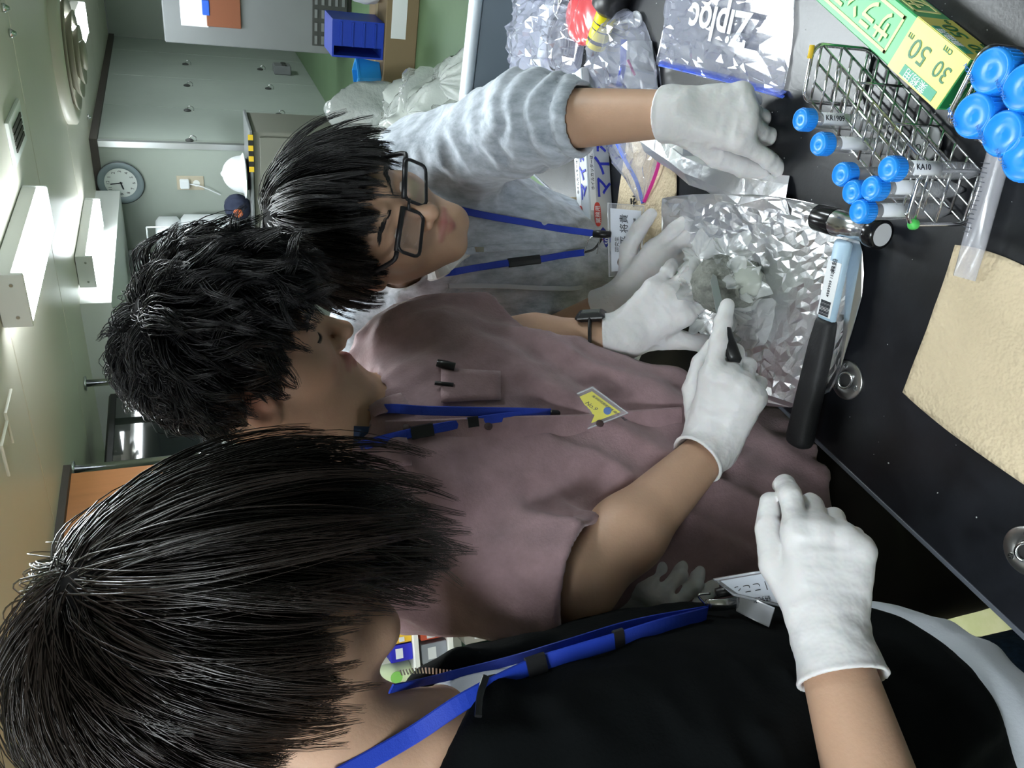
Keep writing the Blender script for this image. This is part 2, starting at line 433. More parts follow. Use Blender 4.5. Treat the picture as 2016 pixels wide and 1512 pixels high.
def lamp(x, y, L, label, w=.115):
    t = thing('ceiling_lamp', label, 'ceiling lamp', (x, y, ZC), 'fluorescent ceiling lamps')
    MB().bbox((x, y + L / 2, ZC - .035), (w - .003, 0, 0), (0, L / 2 - .019, 0), (0, 0, .033), .004).make('housing', m_lampb, t)
    MB().bbox((x, y + L / 2, ZC - .086), (w - .004, 0, 0), (0, L / 2 - .02, 0), (0, 0, .020), .008).make('diffuser', m_tube, t)
    for yy in (y + .009, y + L - .009):
        e = MB().bbox((x, yy, ZC - .056), (w, 0, 0), (0, .009, 0), (0, 0, .052), .003).make('end_cap', m_lampb, t)
        for dx in (-.07, .07): MB().lathe((x + dx, yy, ZC - .062), (0, -1 if yy < y + L / 2 else 1, 0), [(.008, .008), (.007, .012)], 10).make('screw', m_steel, e)
lamp(-1.65, 3.16, .95, 'wide white ceiling lamp nearest the camera, end cap with two screws')
lamp(-2.62, 5.40, 1.05, 'white ceiling lamp in front of the pale boxed duct')
lamp(-1.42, 6.40, 1.10, 'white ceiling lamp beyond the round air vent')
lamp(-.55, 8.6, 1.1, 'ceiling lamp farthest away, above the grey cabinet')
lamp(-1.22, 1.25, 1.1, 'ceiling lamp over the aisle behind the three people, out of frame'); lamp(-.28, 1.55, 1.1, 'ceiling lamp over the far end of the black bench, out of frame')
lamp(-1.75, -1.9, 1.1, 'added unseen ceiling lamp over the aisle behind the camera'); lamp(1.0, 1.55, 1.1, 'ceiling lamp over the right of the black bench, out of frame'); lamp(-.28, -1.3, 1.1, 'ceiling lamp behind the camera over the bench, out of frame')  # aisle lamp behind the camera is added to brighten the camera-facing end caps

# round air diffuser and louvre
p = T(118, 105, ZC); R0 = .46
o = thing('air_vent', 'round cream ceiling air diffuser with stacked rings', 'air vent', p)
MB().lathe((p[0], p[1], ZC), (0, 0, -1), [(R0, 0), (R0, .05), (R0 - .03, .07), (R0 - .09, .06), (R0 - .10, .0)], 40, False).make('collar', m_ceil, o, True)
for k, (r, z) in enumerate(((.36, .075), (.28, .105), (.19, .13))):
    MB().lathe((p[0], p[1], ZC), (0, 0, -1), [(r - .06, z - .045), (r, z), (r, z + .008), (r - .065, z - .036)], 40, False).make('ring', mat('beige_vent', (.42, .40, .32), .5), o, True)
MB().lathe((p[0], p[1], ZC), (0, 0, -1), [(.05, .0), (.05, .08), (.10, .15), (.09, .16), (.02, .165)], 30).make('centre_cone', mat('beige_vent'), o, True)
q = [T(*a, ZC) for a in ((8, 232), (36, 208), (45, 288), (20, 312))]; c = sum(q) / 4
o = thing('ceiling_louvre', 'small rectangular ceiling louvre with four slots', 'air vent', c)
MB().bbox((c[0], c[1], ZC - .008), (.10, 0, 0), (0, .20, 0), (0, 0, .008), .004).make('frame', m_lampb, o)
for k in range(4): MB().obox((c[0] + .03 * (k - 1.5), c[1], ZC - .017), (.010, 0, 0), (0, .13, 0), (0, 0, .004)).make('slot', m_gap, o)
for i, q in enumerate(((18, 65), (4, 15), (150, 152), (172, 230))):
    p = T(*q, ZC - .002); MB().lathe(p, (0, 0, -1), [(.02, 0), (.02, .01), (.008, .03)], 12).make('screw_eye', m_steel, ce, True)
# little frame cards on the ceiling
for q in ((10, 835), (2, 900)):
    p = T(*q, ZC - .002); MB().tube([p + np.array([-.09, 0, -.01]), p + np.array([.05, .0, -.01]), p + np.array([.05, .16, -.01])], .006, 6).make('bracket', m_ceil, ce)

# clock
p = TY(238, 358, YW - .001); n_ = (0, -1, 0)
o = thing('wall_clock_round', 'round wall clock in blue-grey case with white dial', 'clock', p)
MB().lathe(p, n_, [(.185, 0), (.19, .03), (.175, .05), (.135, .03), (.130, .02)], 44).make('case', mat('blue_grey_case', (.20, .25, .27), .4), o, True)
MB().lathe(p, n_, [(.131, .021), (.131, .026)], 44).make('dial', mat('pale_dial', (.72, .76, .74), .5), o)
MB().lathe(p, n_, [(.188, .026), (.192, .032), (.186, .036)], 44, False).make('rim', m_dgrey, o, True)
for k in range(1, 13):
    a = math.radians(90 - 30 * k); text('numeral', str(k), .038, p + np.array([.103 * math.cos(a), -.0275, .103 * math.sin(a) - .013]), (1, 0, 0), (0, 0, 1), m_ink, o, 'CENTER')
for nm, ang, L, w in (('hour_hand', 254, .06, .006), ('minute_hand', 352, .085, .0045)):
    a = math.radians(90 - ang); dv_ = np.array([math.cos(a), 0, math.sin(a)]); MB().obox(p + dv_ * L * .42 + np.array([0, -.032, 0]), dv_ * L * .58, np.cross(dv_, (0, 1, 0)) * w, np.array([0, .0015, 0])).make(nm, m_ink, o)
p = TY(375, 360, YW - .001)
o = thing('wall_outlet', 'beige power outlet plate with a white plug on the clock wall', 'outlet', p)
MB().bbox(p, (.065, 0, 0), (0, .008, 0), (0, 0, .115), .004).make('plate', mat('beige_plate', (.45, .40, .30), .5), o)
MB().bbox(p + np.array([0, -.03, .05]), (.04, 0, 0), (0, .025, 0), (0, 0, .04), .008).make('plug', m_white, o)
MB().tube(spline([p + np.array([0, -.03, .01]), p + np.array([-.02, -.05, -.1]), p + np.array([-.1, -.03, -.25])], 6), .005, 6).make('cord', m_white, o)
MB().lathe(p + np.array([0, -.008, -.05]), (0, -1, 0), [(.03, 0), (.03, .004)], 16).make('socket', m_lampb, o)

# low steel cabinet under the clock with helmet, cap and tanks on it
ZS = 1.0; YS = 6.85
o = thing('steel_locker', 'low grey steel locker under the clock with yellow-black tape along its top', 'cabinet', (-2.75, YS + .28, 0))
MB().bbox((-2.78, YS + .29, ZS / 2 - .01), (.70, 0, 0), (0, .28, 0), (0, 0, ZS / 2 - .012), .01).make('body', mat('olive_grey_steel', (.20, .20, .17), .5), o)
MB().bbox((-2.78, YS + .28, ZS - .01), (.72, 0, 0), (0, .30, 0), (0, 0, .012), .004).make('top', m_lgrey, o)
for k in range(2): MB().bbox((-3.12 + .68 * k, YS, ZS / 2 - .02), (.32, 0, 0), (0, .008, 0), (0, 0, ZS / 2 - .06), .004).make('door', mat('olive_grey_steel'), o)
for k in range(7): MB().obox((-2.12 - .045 * k, YS - .021, ZS - .006), (.0225, 0, 0), (0, .002, 0), (0, 0, .02)).make('tape_stripe', mat('hazard_yellow', (.75, .50, .03), .5) if k % 2 == 0 else mat("tape_black", (.02, .02, .02), .5), o)
hc_ = TY(466, 343, YS + .2); hc_[2] = ZS + .002
o = thing('hard_hat', 'white hard hat lying brim-down on the steel locker', 'helmet', hc_)
def hh(P):
    d = ell(P, hc_ + np.array([0, 0, .05]), (.155, .185, .17)); d = smax(d, -(P[:, 2] - hc_[2] - .035), .01)
    br = ell(P, hc_ + np.array([0, -.03, .038]), (.19, .24, .016)); return smin(d, br, .02)
v, F = mesh_sdf(hh, hc_ - np.array([.25, .33, .0]), hc_ + np.array([.25, .28, .26]), .008); obj('shell', v, F, m_white, o, True)
MB().tube([hc_ + np.array([0, math.cos(t) * .15, .06 + math.sin(t) * .163]) for t in np.linspace(.2, 2.9, 12)], .01, 8).make('ridge', m_white, o, True)
MB().lathe(hc_ + np.array([0, 0, .0]), (0, 0, 1), [(.13, .002), (.14, .03)], 24, False).make('headband', mat('tape_black'), o)
cp = TY(462, 408, YS + .2); cp[2] = ZS + .002
o = thing('knit_cap', 'navy round cap with an orange patch beside the hard hat', 'cap', cp)
v, F = mesh_sdf(lambda P: smax(ell(P, cp + np.array([0, 0, .105]), (.115, .12, .115)) - .006 * folds(P, (0, 0, 1), .03, 2., 3.), -(P[:, 2] - cp[2] - .002), .006), cp - np.array([.15, .15, .01]), cp + np.array([.15, .15, .25]), .008); obj('crown', v, F, mat('navy_knit', (.018, .024, .05), .9), o, True)
MB().lathe(cp + np.array([-.01, -.115, .11]), (-.05, -1, .1), [(.042, -.012), (.04, .004), (.02, .01)], 14).make('patch', mat('bright_orange', (.85, .16, .02), .5), o, True)
# white tanks in a wire frame
x0 = TY(330, 438, YS + .2)[0]; 
for k, (dx, hh_, wd_, lab) in enumerate(((-.20, .80, .19, 'tall white plastic tank with blue tap in the wire frame'), (-.56, .62, .15, 'shorter white plastic tank behind the mauve-shirt person'))):
    c = np.array([x0 + dx, YS + .26, ZS + .004]); o = thing('water_tank', lab, 'tank', c, 'white tanks on the steel locker')
    MB().bbox(c + np.array([0, 0, hh_ * .37]), (wd_, 0, 0), (0, .17, 0), (0, 0, hh_ * .36), .03).make('lower_body', m_white, o, True); MB().bbox(c + np.array([0, 0, hh_ * .86]), (wd_ * .92, 0, 0), (0, .16, 0), (0, 0, hh_ * .13), .03).make('upper_body', m_white, o, True)
    MB().tube([c + np.array([-.03, -.17, .45]), c + np.array([-.03, -.22, .45]), c + np.array([-.03, -.22, .39])], .014, 10).make('tap', mat('tap_blue', (.03, .12, .6), .4), o, True)
    MB().bbox(c + np.array([-.02, -.172, .2]), (.05, 0, 0), (0, .003, 0), (0, 0, .08), .01).make('sticker', mat('brown_sticker', (.25, .20, .12), .6), o)
o = thing('wire_stand', 'thin white wire stand framing the white tanks', 'stand', (x0 - .2, YS + .1, ZS))
for x in (x0 + .03, x0 - .76): MB().tube([(x, YS + .03, ZS), (x, YS + .03, ZS + .86)], .007, 6).make('post', m_white, o)
MB().tube([(x0 + .03, YS + .03, ZS + .86), (x0 - .76, YS + .03, ZS + .86)], .007, 6).make('rail', m_white, o)
c = np.array([x0 - .40, YS + .18, ZS + .86])
o = thing('pump_filter', 'small clear pump filter with blue ring on top of the wire frame', 'filter', c)
MB().bbox(c + np.array([0, .05, .09]), (.11, 0, 0), (0, .05, 0), (0, 0, .09), .01).make('bracket', m_lgrey, o)
MB().lathe(c + np.array([.03, -.06, -.02]), (0, 0, 1), [(.05, .0), (.055, .03), (.055, .1), (.03, .14)], 18).make('bowl', m_white, o, True)
MB().lathe(c + np.array([.03, -.06, .02]), (0, 0, 1), [(.058, .0), (.058, .03)], 18).make('ring', mat('tap_blue'), o)
MB().tube(spline([c + np.array([.05, 0, .14]), c + np.array([.16, 0, .12]), c + np.array([.20, .02, -.02])], 6), .012, 8).make('hose', mat('tape_black'), o, True)

# tv between two stainless poles
for i, q in enumerate(((166, 755), (142, 925))):
    p = T(*q, ZC); o = thing('steel_pole', ['stainless pole from the ceiling beyond the black television', 'stainless pole from the ceiling in front of the black television'][i], 'pole', (p[0], p[1], 0), 'stainless poles by the television')
    MB().tube([(p[0], p[1], .012), (p[0], p[1], ZC - .012)], .024, 14).make('shaft', m_steel, o, True)
    for z in (.0, ZC - .012): MB().lathe((p[0], p[1], z), (0, 0, 1), [(.05, 0), (.045, .012)], 16).make('flange', m_steel, o, True)
a, b, e = TX(205, 775, -3.35), TX(212, 950, -3.35), TX(430, 880, -3.35)
yc, hw, zt_, zb = (a[1] + b[1]) / 2, abs(a[1] - b[1]) / 2, (a[2] + b[2]) / 2, e[2] - .02
m_tvb = mat('black_tv_case', (.012, .012, .013), .35)
o = thing('television', 'black tube television with glossy dark screen on a high shelf', 'television', (-3.6, yc, zb))
MB().bbox((-3.39, yc, (zt_ + zb) / 2), (.04, 0, 0), (0, hw, 0), (0, 0, (zt_ - zb) / 2), .012).make('bezel', m_tvb, o)
MB().bbox((-3.58, yc, (zt_ + zb) / 2), (.16, 0, 0), (0, hw * .8, 0), (0, 0, (zt_ - zb) / 2 * .85), .05).make('rear_case', m_tvb, o)
MB().bbox((-3.352, yc, (zt_ + zb) / 2 + .03), (.006, 0, 0), (0, hw * .86, 0), (0, 0, (zt_ - zb) / 2 * .78), .006).make('screen', mat('dark_glass', (.01, .013, .014), .05, coat=1.), o)
o = thing('tv_shelf', 'pale shelf carrying the black television between the poles', 'shelf', (-3.6, yc, zb))
MB().bbox((-3.58, yc, zb - .02), (.30, 0, 0), (0, hw + .08, 0), (0, 0, .018), .004).make('board', m_lampb, o)
for s_ in (-1, 1): MB().obox((-3.6, yc + s_ * (hw - .05), (zb - .04) / 2), (.22, 0, 0), (0, .015, 0), (0, 0, (zb - .04) / 2)).make('side_panel', m_lampb, o)

# big grey cabinet far right, with notice board and grille
c0 = T(690, 110, 0.0); cx, cy = c0[0], c0[1]; ztp = TY(325, 84, cy)[2]
o = thing('grey_cabinet', 'tall light grey machine cabinet with a perforated grille near its base', 'cabinet', (cx + .7, cy + .4, 0))
MB().bbox((cx + .75, cy + .4, ztp / 2 + .02), (.75, 0, 0), (0, .4, 0), (0, 0, ztp / 2 - .02), .01).make('body', m_lgrey, o)
MB().box((cx + .02, cy + .05, 0), (cx + 1.48, cy + .75, .045)).make('plinth', m_dgrey, o)
g0 = TY(650, 92, cy - .004); MB().bbox((g0[0] + .5, cy - .004, .20), (.5, 0, 0), (0, .006, 0), (0, 0, .155), .004).make('grille', m_dgrey, o)
for k in range(9):
    for j in range(5): MB().obox((g0[0] + .05 + .11 * k, cy - .012, .08 + .06 * j), (.035, 0, 0), (0, .003, 0), (0, 0, .012)).make('grille_bar', m_lgrey, o)
MB().obox((cx + .75, cy - .003, g0[2] + .0), (.74, 0, 0), (0, .003, 0), (0, 0, .006)).make('seam', m_dgrey, o)
p = TY(440, 22, cy - .012); oo = thing('clip_board', 'brown board with white papers stuck on the grey cabinet', 'board', p)
MB().bbox(p, (.13, 0, 0), (0, .012, 0), (0, 0, .14), .004).make('board', mat('brown_board', (.22, .075, .035), .5), oo)
p2 = TY(382, 22, cy - .016); MB().bbox(p2, (.12, 0, 0), (0, .004, 0), (0, 0, .11), .003).make('paper', m_white, oo)
p3 = TY(405, 15, cy - .024); MB().bbox(p3, (.06, 0, 0), (0, .006, 0), (0, 0, .03), .01).make('blue_clip', mat('tap_blue'), oo)
# ================================================================== people
V_CAM = -RM @ np.array([0, 0, 1.0])      # towards the camera
V_R = RM @ np.array([1.0, 0, 0]); V_D = RM @ np.array([0, 1.0, 0])

def euler(yaw, pitch, roll):
    cz, sz = math.cos(yaw), math.sin(yaw); cx, sx = math.cos(pitch), math.sin(pitch); cy, sy = math.cos(roll), math.sin(roll)
    return np.array([[cz, -sz, 0], [sz, cz, 0], [0, 0, 1]]) @ np.array([[1, 0, 0], [0, cx, -sx], [0, sx, cx]]) @ np.array([[cy, 0, sy], [0, 1, 0], [-sy, 0, cy]])

class Head:
    """local axes: x to the person's right, y forward, z up; origin between the ears"""
    def __init__(s, c, yaw=0, pitch=0, roll=0, R=None): s.c = np.asarray(c, float); s.R = euler(*[math.radians(a) for a in (yaw, pitch, roll)]) if R is None else R
    def loc(s, P): return (P - s.c) @ s.R
    def wor(s, L): return np.asarray(L, float) @ s.R.T + s.c

def head_sdf(L, eyes_open=True):
    A = np.abs(L[:, 0]); Q = np.stack([A, L[:, 1], L[:, 2]], 1)
    d = ell(L, (0, -.014, .034), (.074, .094, .084))
    d = smin(d, ell(L, (0, .03, -.03), (.060, .056, .078)), .03)
    d = smin(d, cone(Q, (.050, -.002, -.062), (.018, .066, -.100), .018, .019), .035)
    d = smin(d, cone(L, (-.014, .070, -.100), (.014, .070, -.100), .018, .018), .02)
    d = smin(d, ell(Q, (.040, .052, -.030), (.024, .026, .026)), .025)          # cheek
    d = smin(d, cone(Q, (.012, .077, .020), (.042, .064, .018), .011, .011), .02)   # brow ridge
    d = smax(d, -ell(Q, (.033, .094, -.004), (.017, .016, .0105)), .012)          # socket
    d = smin(d, ell(Q, (.032, .068, -.004), (.0155, .0135, .0115)), .004)         # lid
    if eyes_open: d = smax(d, -ell(Q, (.032, .0835, -.0080), (.0130, .009, .0042)), .002)   # slit under the lid
    d = smin(d, cone(L, (0, .079, .006), (0, .104, -.036), .0060, .0090), .012)    # nose bridge
    d = smin(d, ell(L, (0, .1035, -.040), (.0105, .0105, .0095)), .007)
    d = smin(d, ell(Q, (.0125, .090, -.044), (.0075, .010, .0075)), .006)         # nostril wings
    d = smax(d, -ell(Q, (.006, .096, -.0525), (.0035, .005, .004)), .003)
    d = smin(d, cone(Q, (0, .0885, -.0715), (.021, .080, -.0745), .0062, .003), .006)   # lips
    d = smin(d, cone(Q, (0, .0875, -.0815), (.018, .079, -.0765), .0072, .003), .006)
    d = smax(d, -cone(Q, (0, .097, -.0765), (.022, .086, -.0765), .0016, .001), .003)
    d = smax(d, -ell(L, (0, .098, -.0615), (.004, .006, .008)), .006)             # philtrum
    # ears
    ca, sa = math.cos(.35), math.sin(.35)
    E = Q - np.array([.0745, -.012, -.016]); X = E[:, 0] * ca + E[:, 1] * sa; Y = -E[:, 0] * sa + E[:, 1] * ca; E = np.stack([X, Y, E[:, 2]], 1)
    e = ell(E, (.004, 0, 0), (.010, .019, .031)); e = smax(e, -ell(E, (.013, .003, .003), (.0085, .0125, .021)), .005)
    e = smin(e, ell(E, (.004, .009, -.004), (.005, .006, .006)), .004); e = smin(e, ell(E, (.003, .004, -.026), (.006, .008, .009)), .006)
    d = smin(d, e, .008)
    return d

def face_tint(L, skin):
    """skin colour with lips, brows' shadow-free flush on ears and nose"""
    A = np.abs(L[:, 0]); Q = np.stack([A, L[:, 1], L[:, 2]], 1); c = np.tile(np.array(skin), (len(L), 1))
    def mixin(w, col): return c * (1 - w[:, None]) + np.array(col) * w[:, None]
    lip = np.minimum(cone(Q, (0, .0885, -.0715), (.021, .080, -.0745), .005, .0025), cone(Q, (0, .0875, -.0815), (.018, .079, -.0765), .0065, .0025))
    c = mixin(np.clip(1 - lip / .0035, 0, 1) * .9, (.40, .13, .13))
    ear = np.clip(1 - np.linalg.norm((Q - np.array([.082, -.012, -.012])) / np.array([.016, .024, .036]), axis=1), 0, 1)
    c = mixin(np.clip(ear * 1.6, 0, 1) * .45, (.62, .22, .15))
    nose = np.clip(1 - np.linalg.norm((L - np.array([0, .104, -.042])) / .02, axis=1), 0, 1); c = mixin(nose * .3, (.6, .27, .19))
    chk = np.clip(1 - np.linalg.norm((Q - np.array([.042, .07, -.038])) / .025, axis=1), 0, 1); c = mixin(chk * .15, (.6, .27, .2))
    return c

# ---- hands
class Hand:
    def __init__(s, O, K, n, right, curls, thumb, spread=(.10, .02, -.06, -.16), sc=1.0, cuff=.055, cuff_r=.036):
        s.O = np.asarray(O, float); s.d = _n(np.asarray(K, float) - s.O); n = np.asarray(n, float); s.n = _n(n - np.dot(n, s.d) * s.d)
        s.s = np.cross(s.n, s.d) if right else np.cross(s.d, s.n)
        s.fing = []; kn = [(.027, .086), (.0085, .090), (-.010, .086), (-.027, .077)]
        ln = [(.041, .025, .021), (.045, .028, .022), (.041, .026, .021), (.032, .020, .019)]; rd = [.0098, .0100, .0095, .0085]
        for i in range(4):
            p = s.P(*kn[i], .002 if i in (1, 2) else 0.0, sc); a = 0; ch = [p]; r = rd[i] * sc
            for j in range(3):
                a += math.radians(curls[i][j]); sp = spread[i] * math.cos(min(a, 1.5))
                dr = s.d * math.cos(a) * math.cos(sp) - s.n * math.sin(a) + s.s * math.sin(sp)
                p = p + _n(dr) * ln[i][j] * sc; ch.append(p)
            s.fing.append((ch, [r * 1.06, r, r * .94, r * .82]))
        p = s.P(.020, .022, -.008, sc); ch = [p]
        for (t, l) in zip(thumb, (.046, .034, .026)):
            dr = s.s * t[0] + s.d * t[1] + s.n * t[2]; p = p + _n(dr) * l * sc; ch.append(p)
        s.fing.append((ch, [.016 * sc, .0125 * sc, .0115 * sc, .0088 * sc]))
        s.sc = sc; s.kn = [s.P(*k, 0, sc) for k in kn]; s.cuff = cuff; s.cuff_r = cuff_r
    def P(s, a, b, c, sc=1.0): return s.O + (s.s * a + s.d * b + s.n * c) * sc
    def sdf(s, P, back):
        sc = s.sc
        d = cone(P, s.P(.012, .0, -.001, sc), s.kn[0], .0175 * sc, .0135 * sc)
        for i, x in ((1, .004), (2, -.005), (3, -.013)): d = smin(d, cone(P, s.P(x, 0, -.001, sc), s.kn[i], .0175 * sc, .0125 * sc), .016)
        f = None
        for ch, r in s.fing:
            g = None
            for j in range(3):
                q = cone(P, ch[j], ch[j + 1], r[j], r[j + 1]); g = q if g is None else smin(g, q, .004)
            f = g if f is None else smin(f, g, .0025)
        d = smin(d, f, .011)
        # wrinkles, then the cuff: an open sleeve running back along the forearm
        d = d - .0011 * folds(P, s.s, .011, 3.0, 3.1) - .0006 * folds(P, s.d, .02, 2.5, 1.1)
        e = s.O + back * s.cuff
        ax = (P - e) @ back; L0 = s.cuff + .012
        ext = cone(P, s.P(0, .012, 0), e + back * .06, .028 * sc, s.cuff_r + (s.cuff_r - .028 * sc) * .06 / L0) - .0014 * folds(P, s.s, .018, 2.0, 6.0) * np.clip(-ax / .02, 0, 1)
        d = smin(d, smax(ext, ax, .001), .012)
        d = smax(d, -np.maximum(ext + .0034, -(ax + min(.05, s.cuff - .004))), .001)
        rim = np.sqrt((ext + .0012) ** 2 + (ax + .001) ** 2) - .0022
        return smin(d, rim, .0015)
    def lims(s, back):
        pts = np.array([p for ch, r in s.fing for p in ch] + s.kn + [s.O, s.O + back * s.cuff]); return pts.min(0) - .045, pts.max(0) + .045

# ---- hair
def strand_mesh(P, r0, r1):
    """P[strand, point, 3] -> tapering three-sided strands"""
    n, k, _ = P.shape; d = np.gradient(P, axis=1); d /= np.linalg.norm(d, axis=2, keepdims=True) + 1e-9
    ref = np.array([.31, .52, .79]); a = np.cross(d, ref); a /= np.linalg.norm(a, axis=2, keepdims=True) + 1e-9; b = np.cross(d, a)
    t = np.linspace(0, 1, k)[None, :, None]; r = np.asarray(r0).reshape(-1, 1, 1) * (1 - t ** 1.6) + r1
    v = np.stack([P + r * (a * math.cos(q) + b * math.sin(q)) for q in (0, 2.094, 4.189)], 2).reshape(-1, 3)
    base = (np.arange(n)[:, None] * k + np.arange(k - 1)[None, :]) * 3; F = []
    for i in range(3):
        j = (i + 1) % 3; F.append(np.stack([base + i, base + j, base + 3 + j, base + 3 + i], -1).reshape(-1, 4))
    return v, np.concatenate(F)

SKC = np.array([0, -.014, .034]); SKR = np.array([.074, .094, .084])
def hairline(L, front=.062, side=.012, nape=-.075):
    y = L[:, 1]; zl = np.interp(y, [-.11, -.06, -.035, -.012, .012, .035, .06, .1], [nape, nape + .006, -.045, .01, side - .022, side, front - .006, front])
    return L[:, 2] - zl
def scalp(n, rg, **k):
    u = rg.normal(size=(n * 4, 3)); u /= np.linalg.norm(u, axis=1, keepdims=True); L = SKC + u * SKR
    L = L[hairline(L, **k) > 0]; return L[:n]

def grow(head, n, rg, length, steps, crown, lift, grav, wave, wave_f, layer, clump, hl, style, r0=.0007, gdir=None, cut=lambda r: np.full(len(r), .02), cutj=.006, jw=.0042):
    """strands combed away from the crown, bent by gravity and kept outside the skull"""
    nc = max(1, n // clump)
    root = scalp(nc, rg, **hl); nc = len(root); n = nc * clump
    idx = np.repeat(np.arange(nc), clump)
    g = _n(head.R.T @ np.array([0, 0, -1.0])) if gdir is None else _n(gdir)
    ph = rg.random((nc, 3)) * 6.28; ln = length(root, rg) * rg.uniform(.85, 1.1, nc); ly = rg.uniform(layer[0], layer[1], nc) * np.clip(ln / ln.max() * 1.25, .15, 1)
    nrm = (root - SKC) / SKR ** 2; nrm /= np.linalg.norm(nrm, axis=1, keepdims=True)
    fl = root - np.asarray(crown); fl = fl - (fl * nrm).sum(1, keepdims=True) * nrm; fl /= np.linalg.norm(fl, axis=1, keepdims=True) + 1e-6
    fl = style(root, fl, nrm, rg); d = fl + nrm * lift; d /= np.linalg.norm(d, axis=1, keepdims=True)
    p = root + nrm * .002; path = [p]; st = ln / steps
    for k in range(1, steps + 1):
        t = k / steps
        w = np.stack([np.sin(ph[:, i] + t * wave_f * (1 + .3 * np.sin(ph[:, (i + 1) % 3]))) for i in range(3)], 1) * wave
        nn = (p - SKC) / SKR ** 2; nn /= np.linalg.norm(nn, axis=1, keepdims=True)
        out = (d * nn).sum(1, keepdims=True)
        d = d + g * grav + w - nn * np.maximum(out, 0) * .25 * (1 - min(1, lift)); d /= np.linalg.norm(d, axis=1, keepdims=True)
        p = p + d * st[:, None]
        q = (p - SKC) / (SKR + (.004 + ly[:, None] * min(1, t * 2.2))); m = np.linalg.norm(q, axis=1)
        s = np.where(m < 1, 1 / np.maximum(m, 1e-6), 1)[:, None]; p = SKC + (p - SKC) * s
        # keep off the face and neck column
        face = np.linalg.norm((p - np.array([0, .028, -.03])) / np.array([.068, .070, .088]), axis=1); sf = np.where(face < 1, 1 / np.maximum(face, 1e-6), 1)[:, None]
        p = np.array([0, .028, -.03]) + (p - np.array([0, .028, -.03])) * sf
        path.append(p)
    G = np.stack(path, 1)                                   # guides, cut where they pass the hairline by `cut`
    hv = np.stack([hairline(G[:, i], **hl) for i in range(steps + 1)], 1); cv = cut(root) + rg.normal(size=nc) * cutj
    past = hv < -cv[:, None]; past[:, :2] = False; last = np.where(past.any(1), past.argmax(1), steps)
    tt0 = np.linspace(0, 1, steps + 1)[None] * last[:, None]; i0 = np.minimum(np.floor(tt0).astype(int), steps - 1); fr_ = (tt0 - i0)[..., None]; ar = np.arange(nc)[:, None]
    G = G[ar, i0] * (1 - fr_) + G[ar, i0 + 1] * fr_
    jit = rg.normal(size=(n, 1, 3)) * jw; tt = np.linspace(0, 1, steps + 1)[None, :, None]
    S = G[idx] + jit * (1 - .72 * tt ** 1.3) + rg.normal(size=(n, steps + 1, 3)) * .0005 * tt
    keep = np.linalg.norm((S - SKC) / SKR, axis=2, keepdims=True); S = np.where(keep < 1.015, SKC + (S - SKC) * 1.015 / np.maximum(keep, 1e-6), S)
    Wd = head.wor(S.reshape(-1, 3)).reshape(S.shape)
    return strand_mesh(Wd, rg.uniform(.7, 1.3, n) * r0, .00012)

def hair_cap(head, hl, thick, h=.004, extra=None):
    def f(P):
        L = head.loc(P); d = ell(L, SKC, SKR + thick)
        if extra is not None: d = extra(L, d)
        return smax(d, -hairline(L, **hl), .008)
    ext = np.array([.16, .16, .16]); return mesh_sdf(f, head.c - ext, head.c + ext, h)

# ---- bodies and clothes
def torso_sdf(P, C, Pl, S_R, S_L, tab):
    """elliptic sections between pelvis and neck base; tab rows: t, half width, half depth, forward offset"""
    ax = C - Pl; Lh = np.linalg.norm(ax); u = ax / Lh; lat = S_L - S_R; lat = _n(lat - np.dot(lat, u) * u); fw = np.cross(u, lat)   # lat: to the left; fw = forward?
    fw = np.cross(lat, u)
    q = P - Pl; t = (q @ u) / Lh; x = q @ lat; y = q @ fw; tab = np.asarray(tab)
    w = np.interp(t, tab[:, 0], tab[:, 1]); dp = np.interp(t, tab[:, 0], tab[:, 2]); y = y - np.interp(t, tab[:, 0], tab[:, 3])
    k0 = (np.abs(x / w) ** 2.4 + np.abs(y / dp) ** 2.4) ** (1 / 2.4); d = (k0 - 1) * np.minimum(w, dp)
    e = np.maximum(np.maximum(t - tab[-1, 0], tab[0, 0] - t) * Lh, -1)
    return smax(d, e, .03)
def torso_frame(C, Pl, S_R, S_L):
    u = _n(C - Pl); lat = S_L - S_R; lat = _n(lat - np.dot(lat, u) * u); return lat, np.cross(lat, u), u

SKIN = (.50, .315, .215)
m_skin = mat('skin', (1, 1, 1), .48, sss=.12, attr='tint', bump=.05, bscale=260., var=.06, vscale=45.)
m_glove = mat('white_nitrile', (.68, .67, .675), .42, sss=.1, bump=.10, bscale=75., bdetail=2., spec=.4)
m_hair = mat('black_hair', (.010, .0095, .011), .36, spec=.55)
m_hair2 = mat('brown_black_hair', (.016, .011, .009), .30, spec=.6)
m_hcap = mat('hair_underlayer', (.010, .0095, .010), .85, spec=.08)
m_eye = mat('eye_white', (.62, .58, .55), .2); m_iris = mat('dark_iris', (.012, .008, .006), .15)
def skinned(name, root, f, lo, hi, h, head):
    v, F = mesh_sdf(f, lo, hi, h); return obj(name, v, F, m_skin, root, smooth=True, col=face_tint(head.loc(v), SKIN))
def eyes(head, root, look=(0, .6, -.8)):
    for sx in (1, -1):
        c = head.wor((sx * .032, .0685, -.0055)); m = MB(); m.lathe(c, head.R[:, 1], [(.0115 * math.sin(a), -.0115 * math.cos(a)) for a in np.linspace(.05, 3.09, 10)], 16)
        e = m.make('eyeball', m_eye, root, True)
        g = _n(head.R @ np.array(look)); m = MB(); m.lathe(c, g, [(.0055, .0098), (.0052, .0112), (.003, .0120), (.0004, .0122)], 14); m.make('iris', m_iris, e, True)
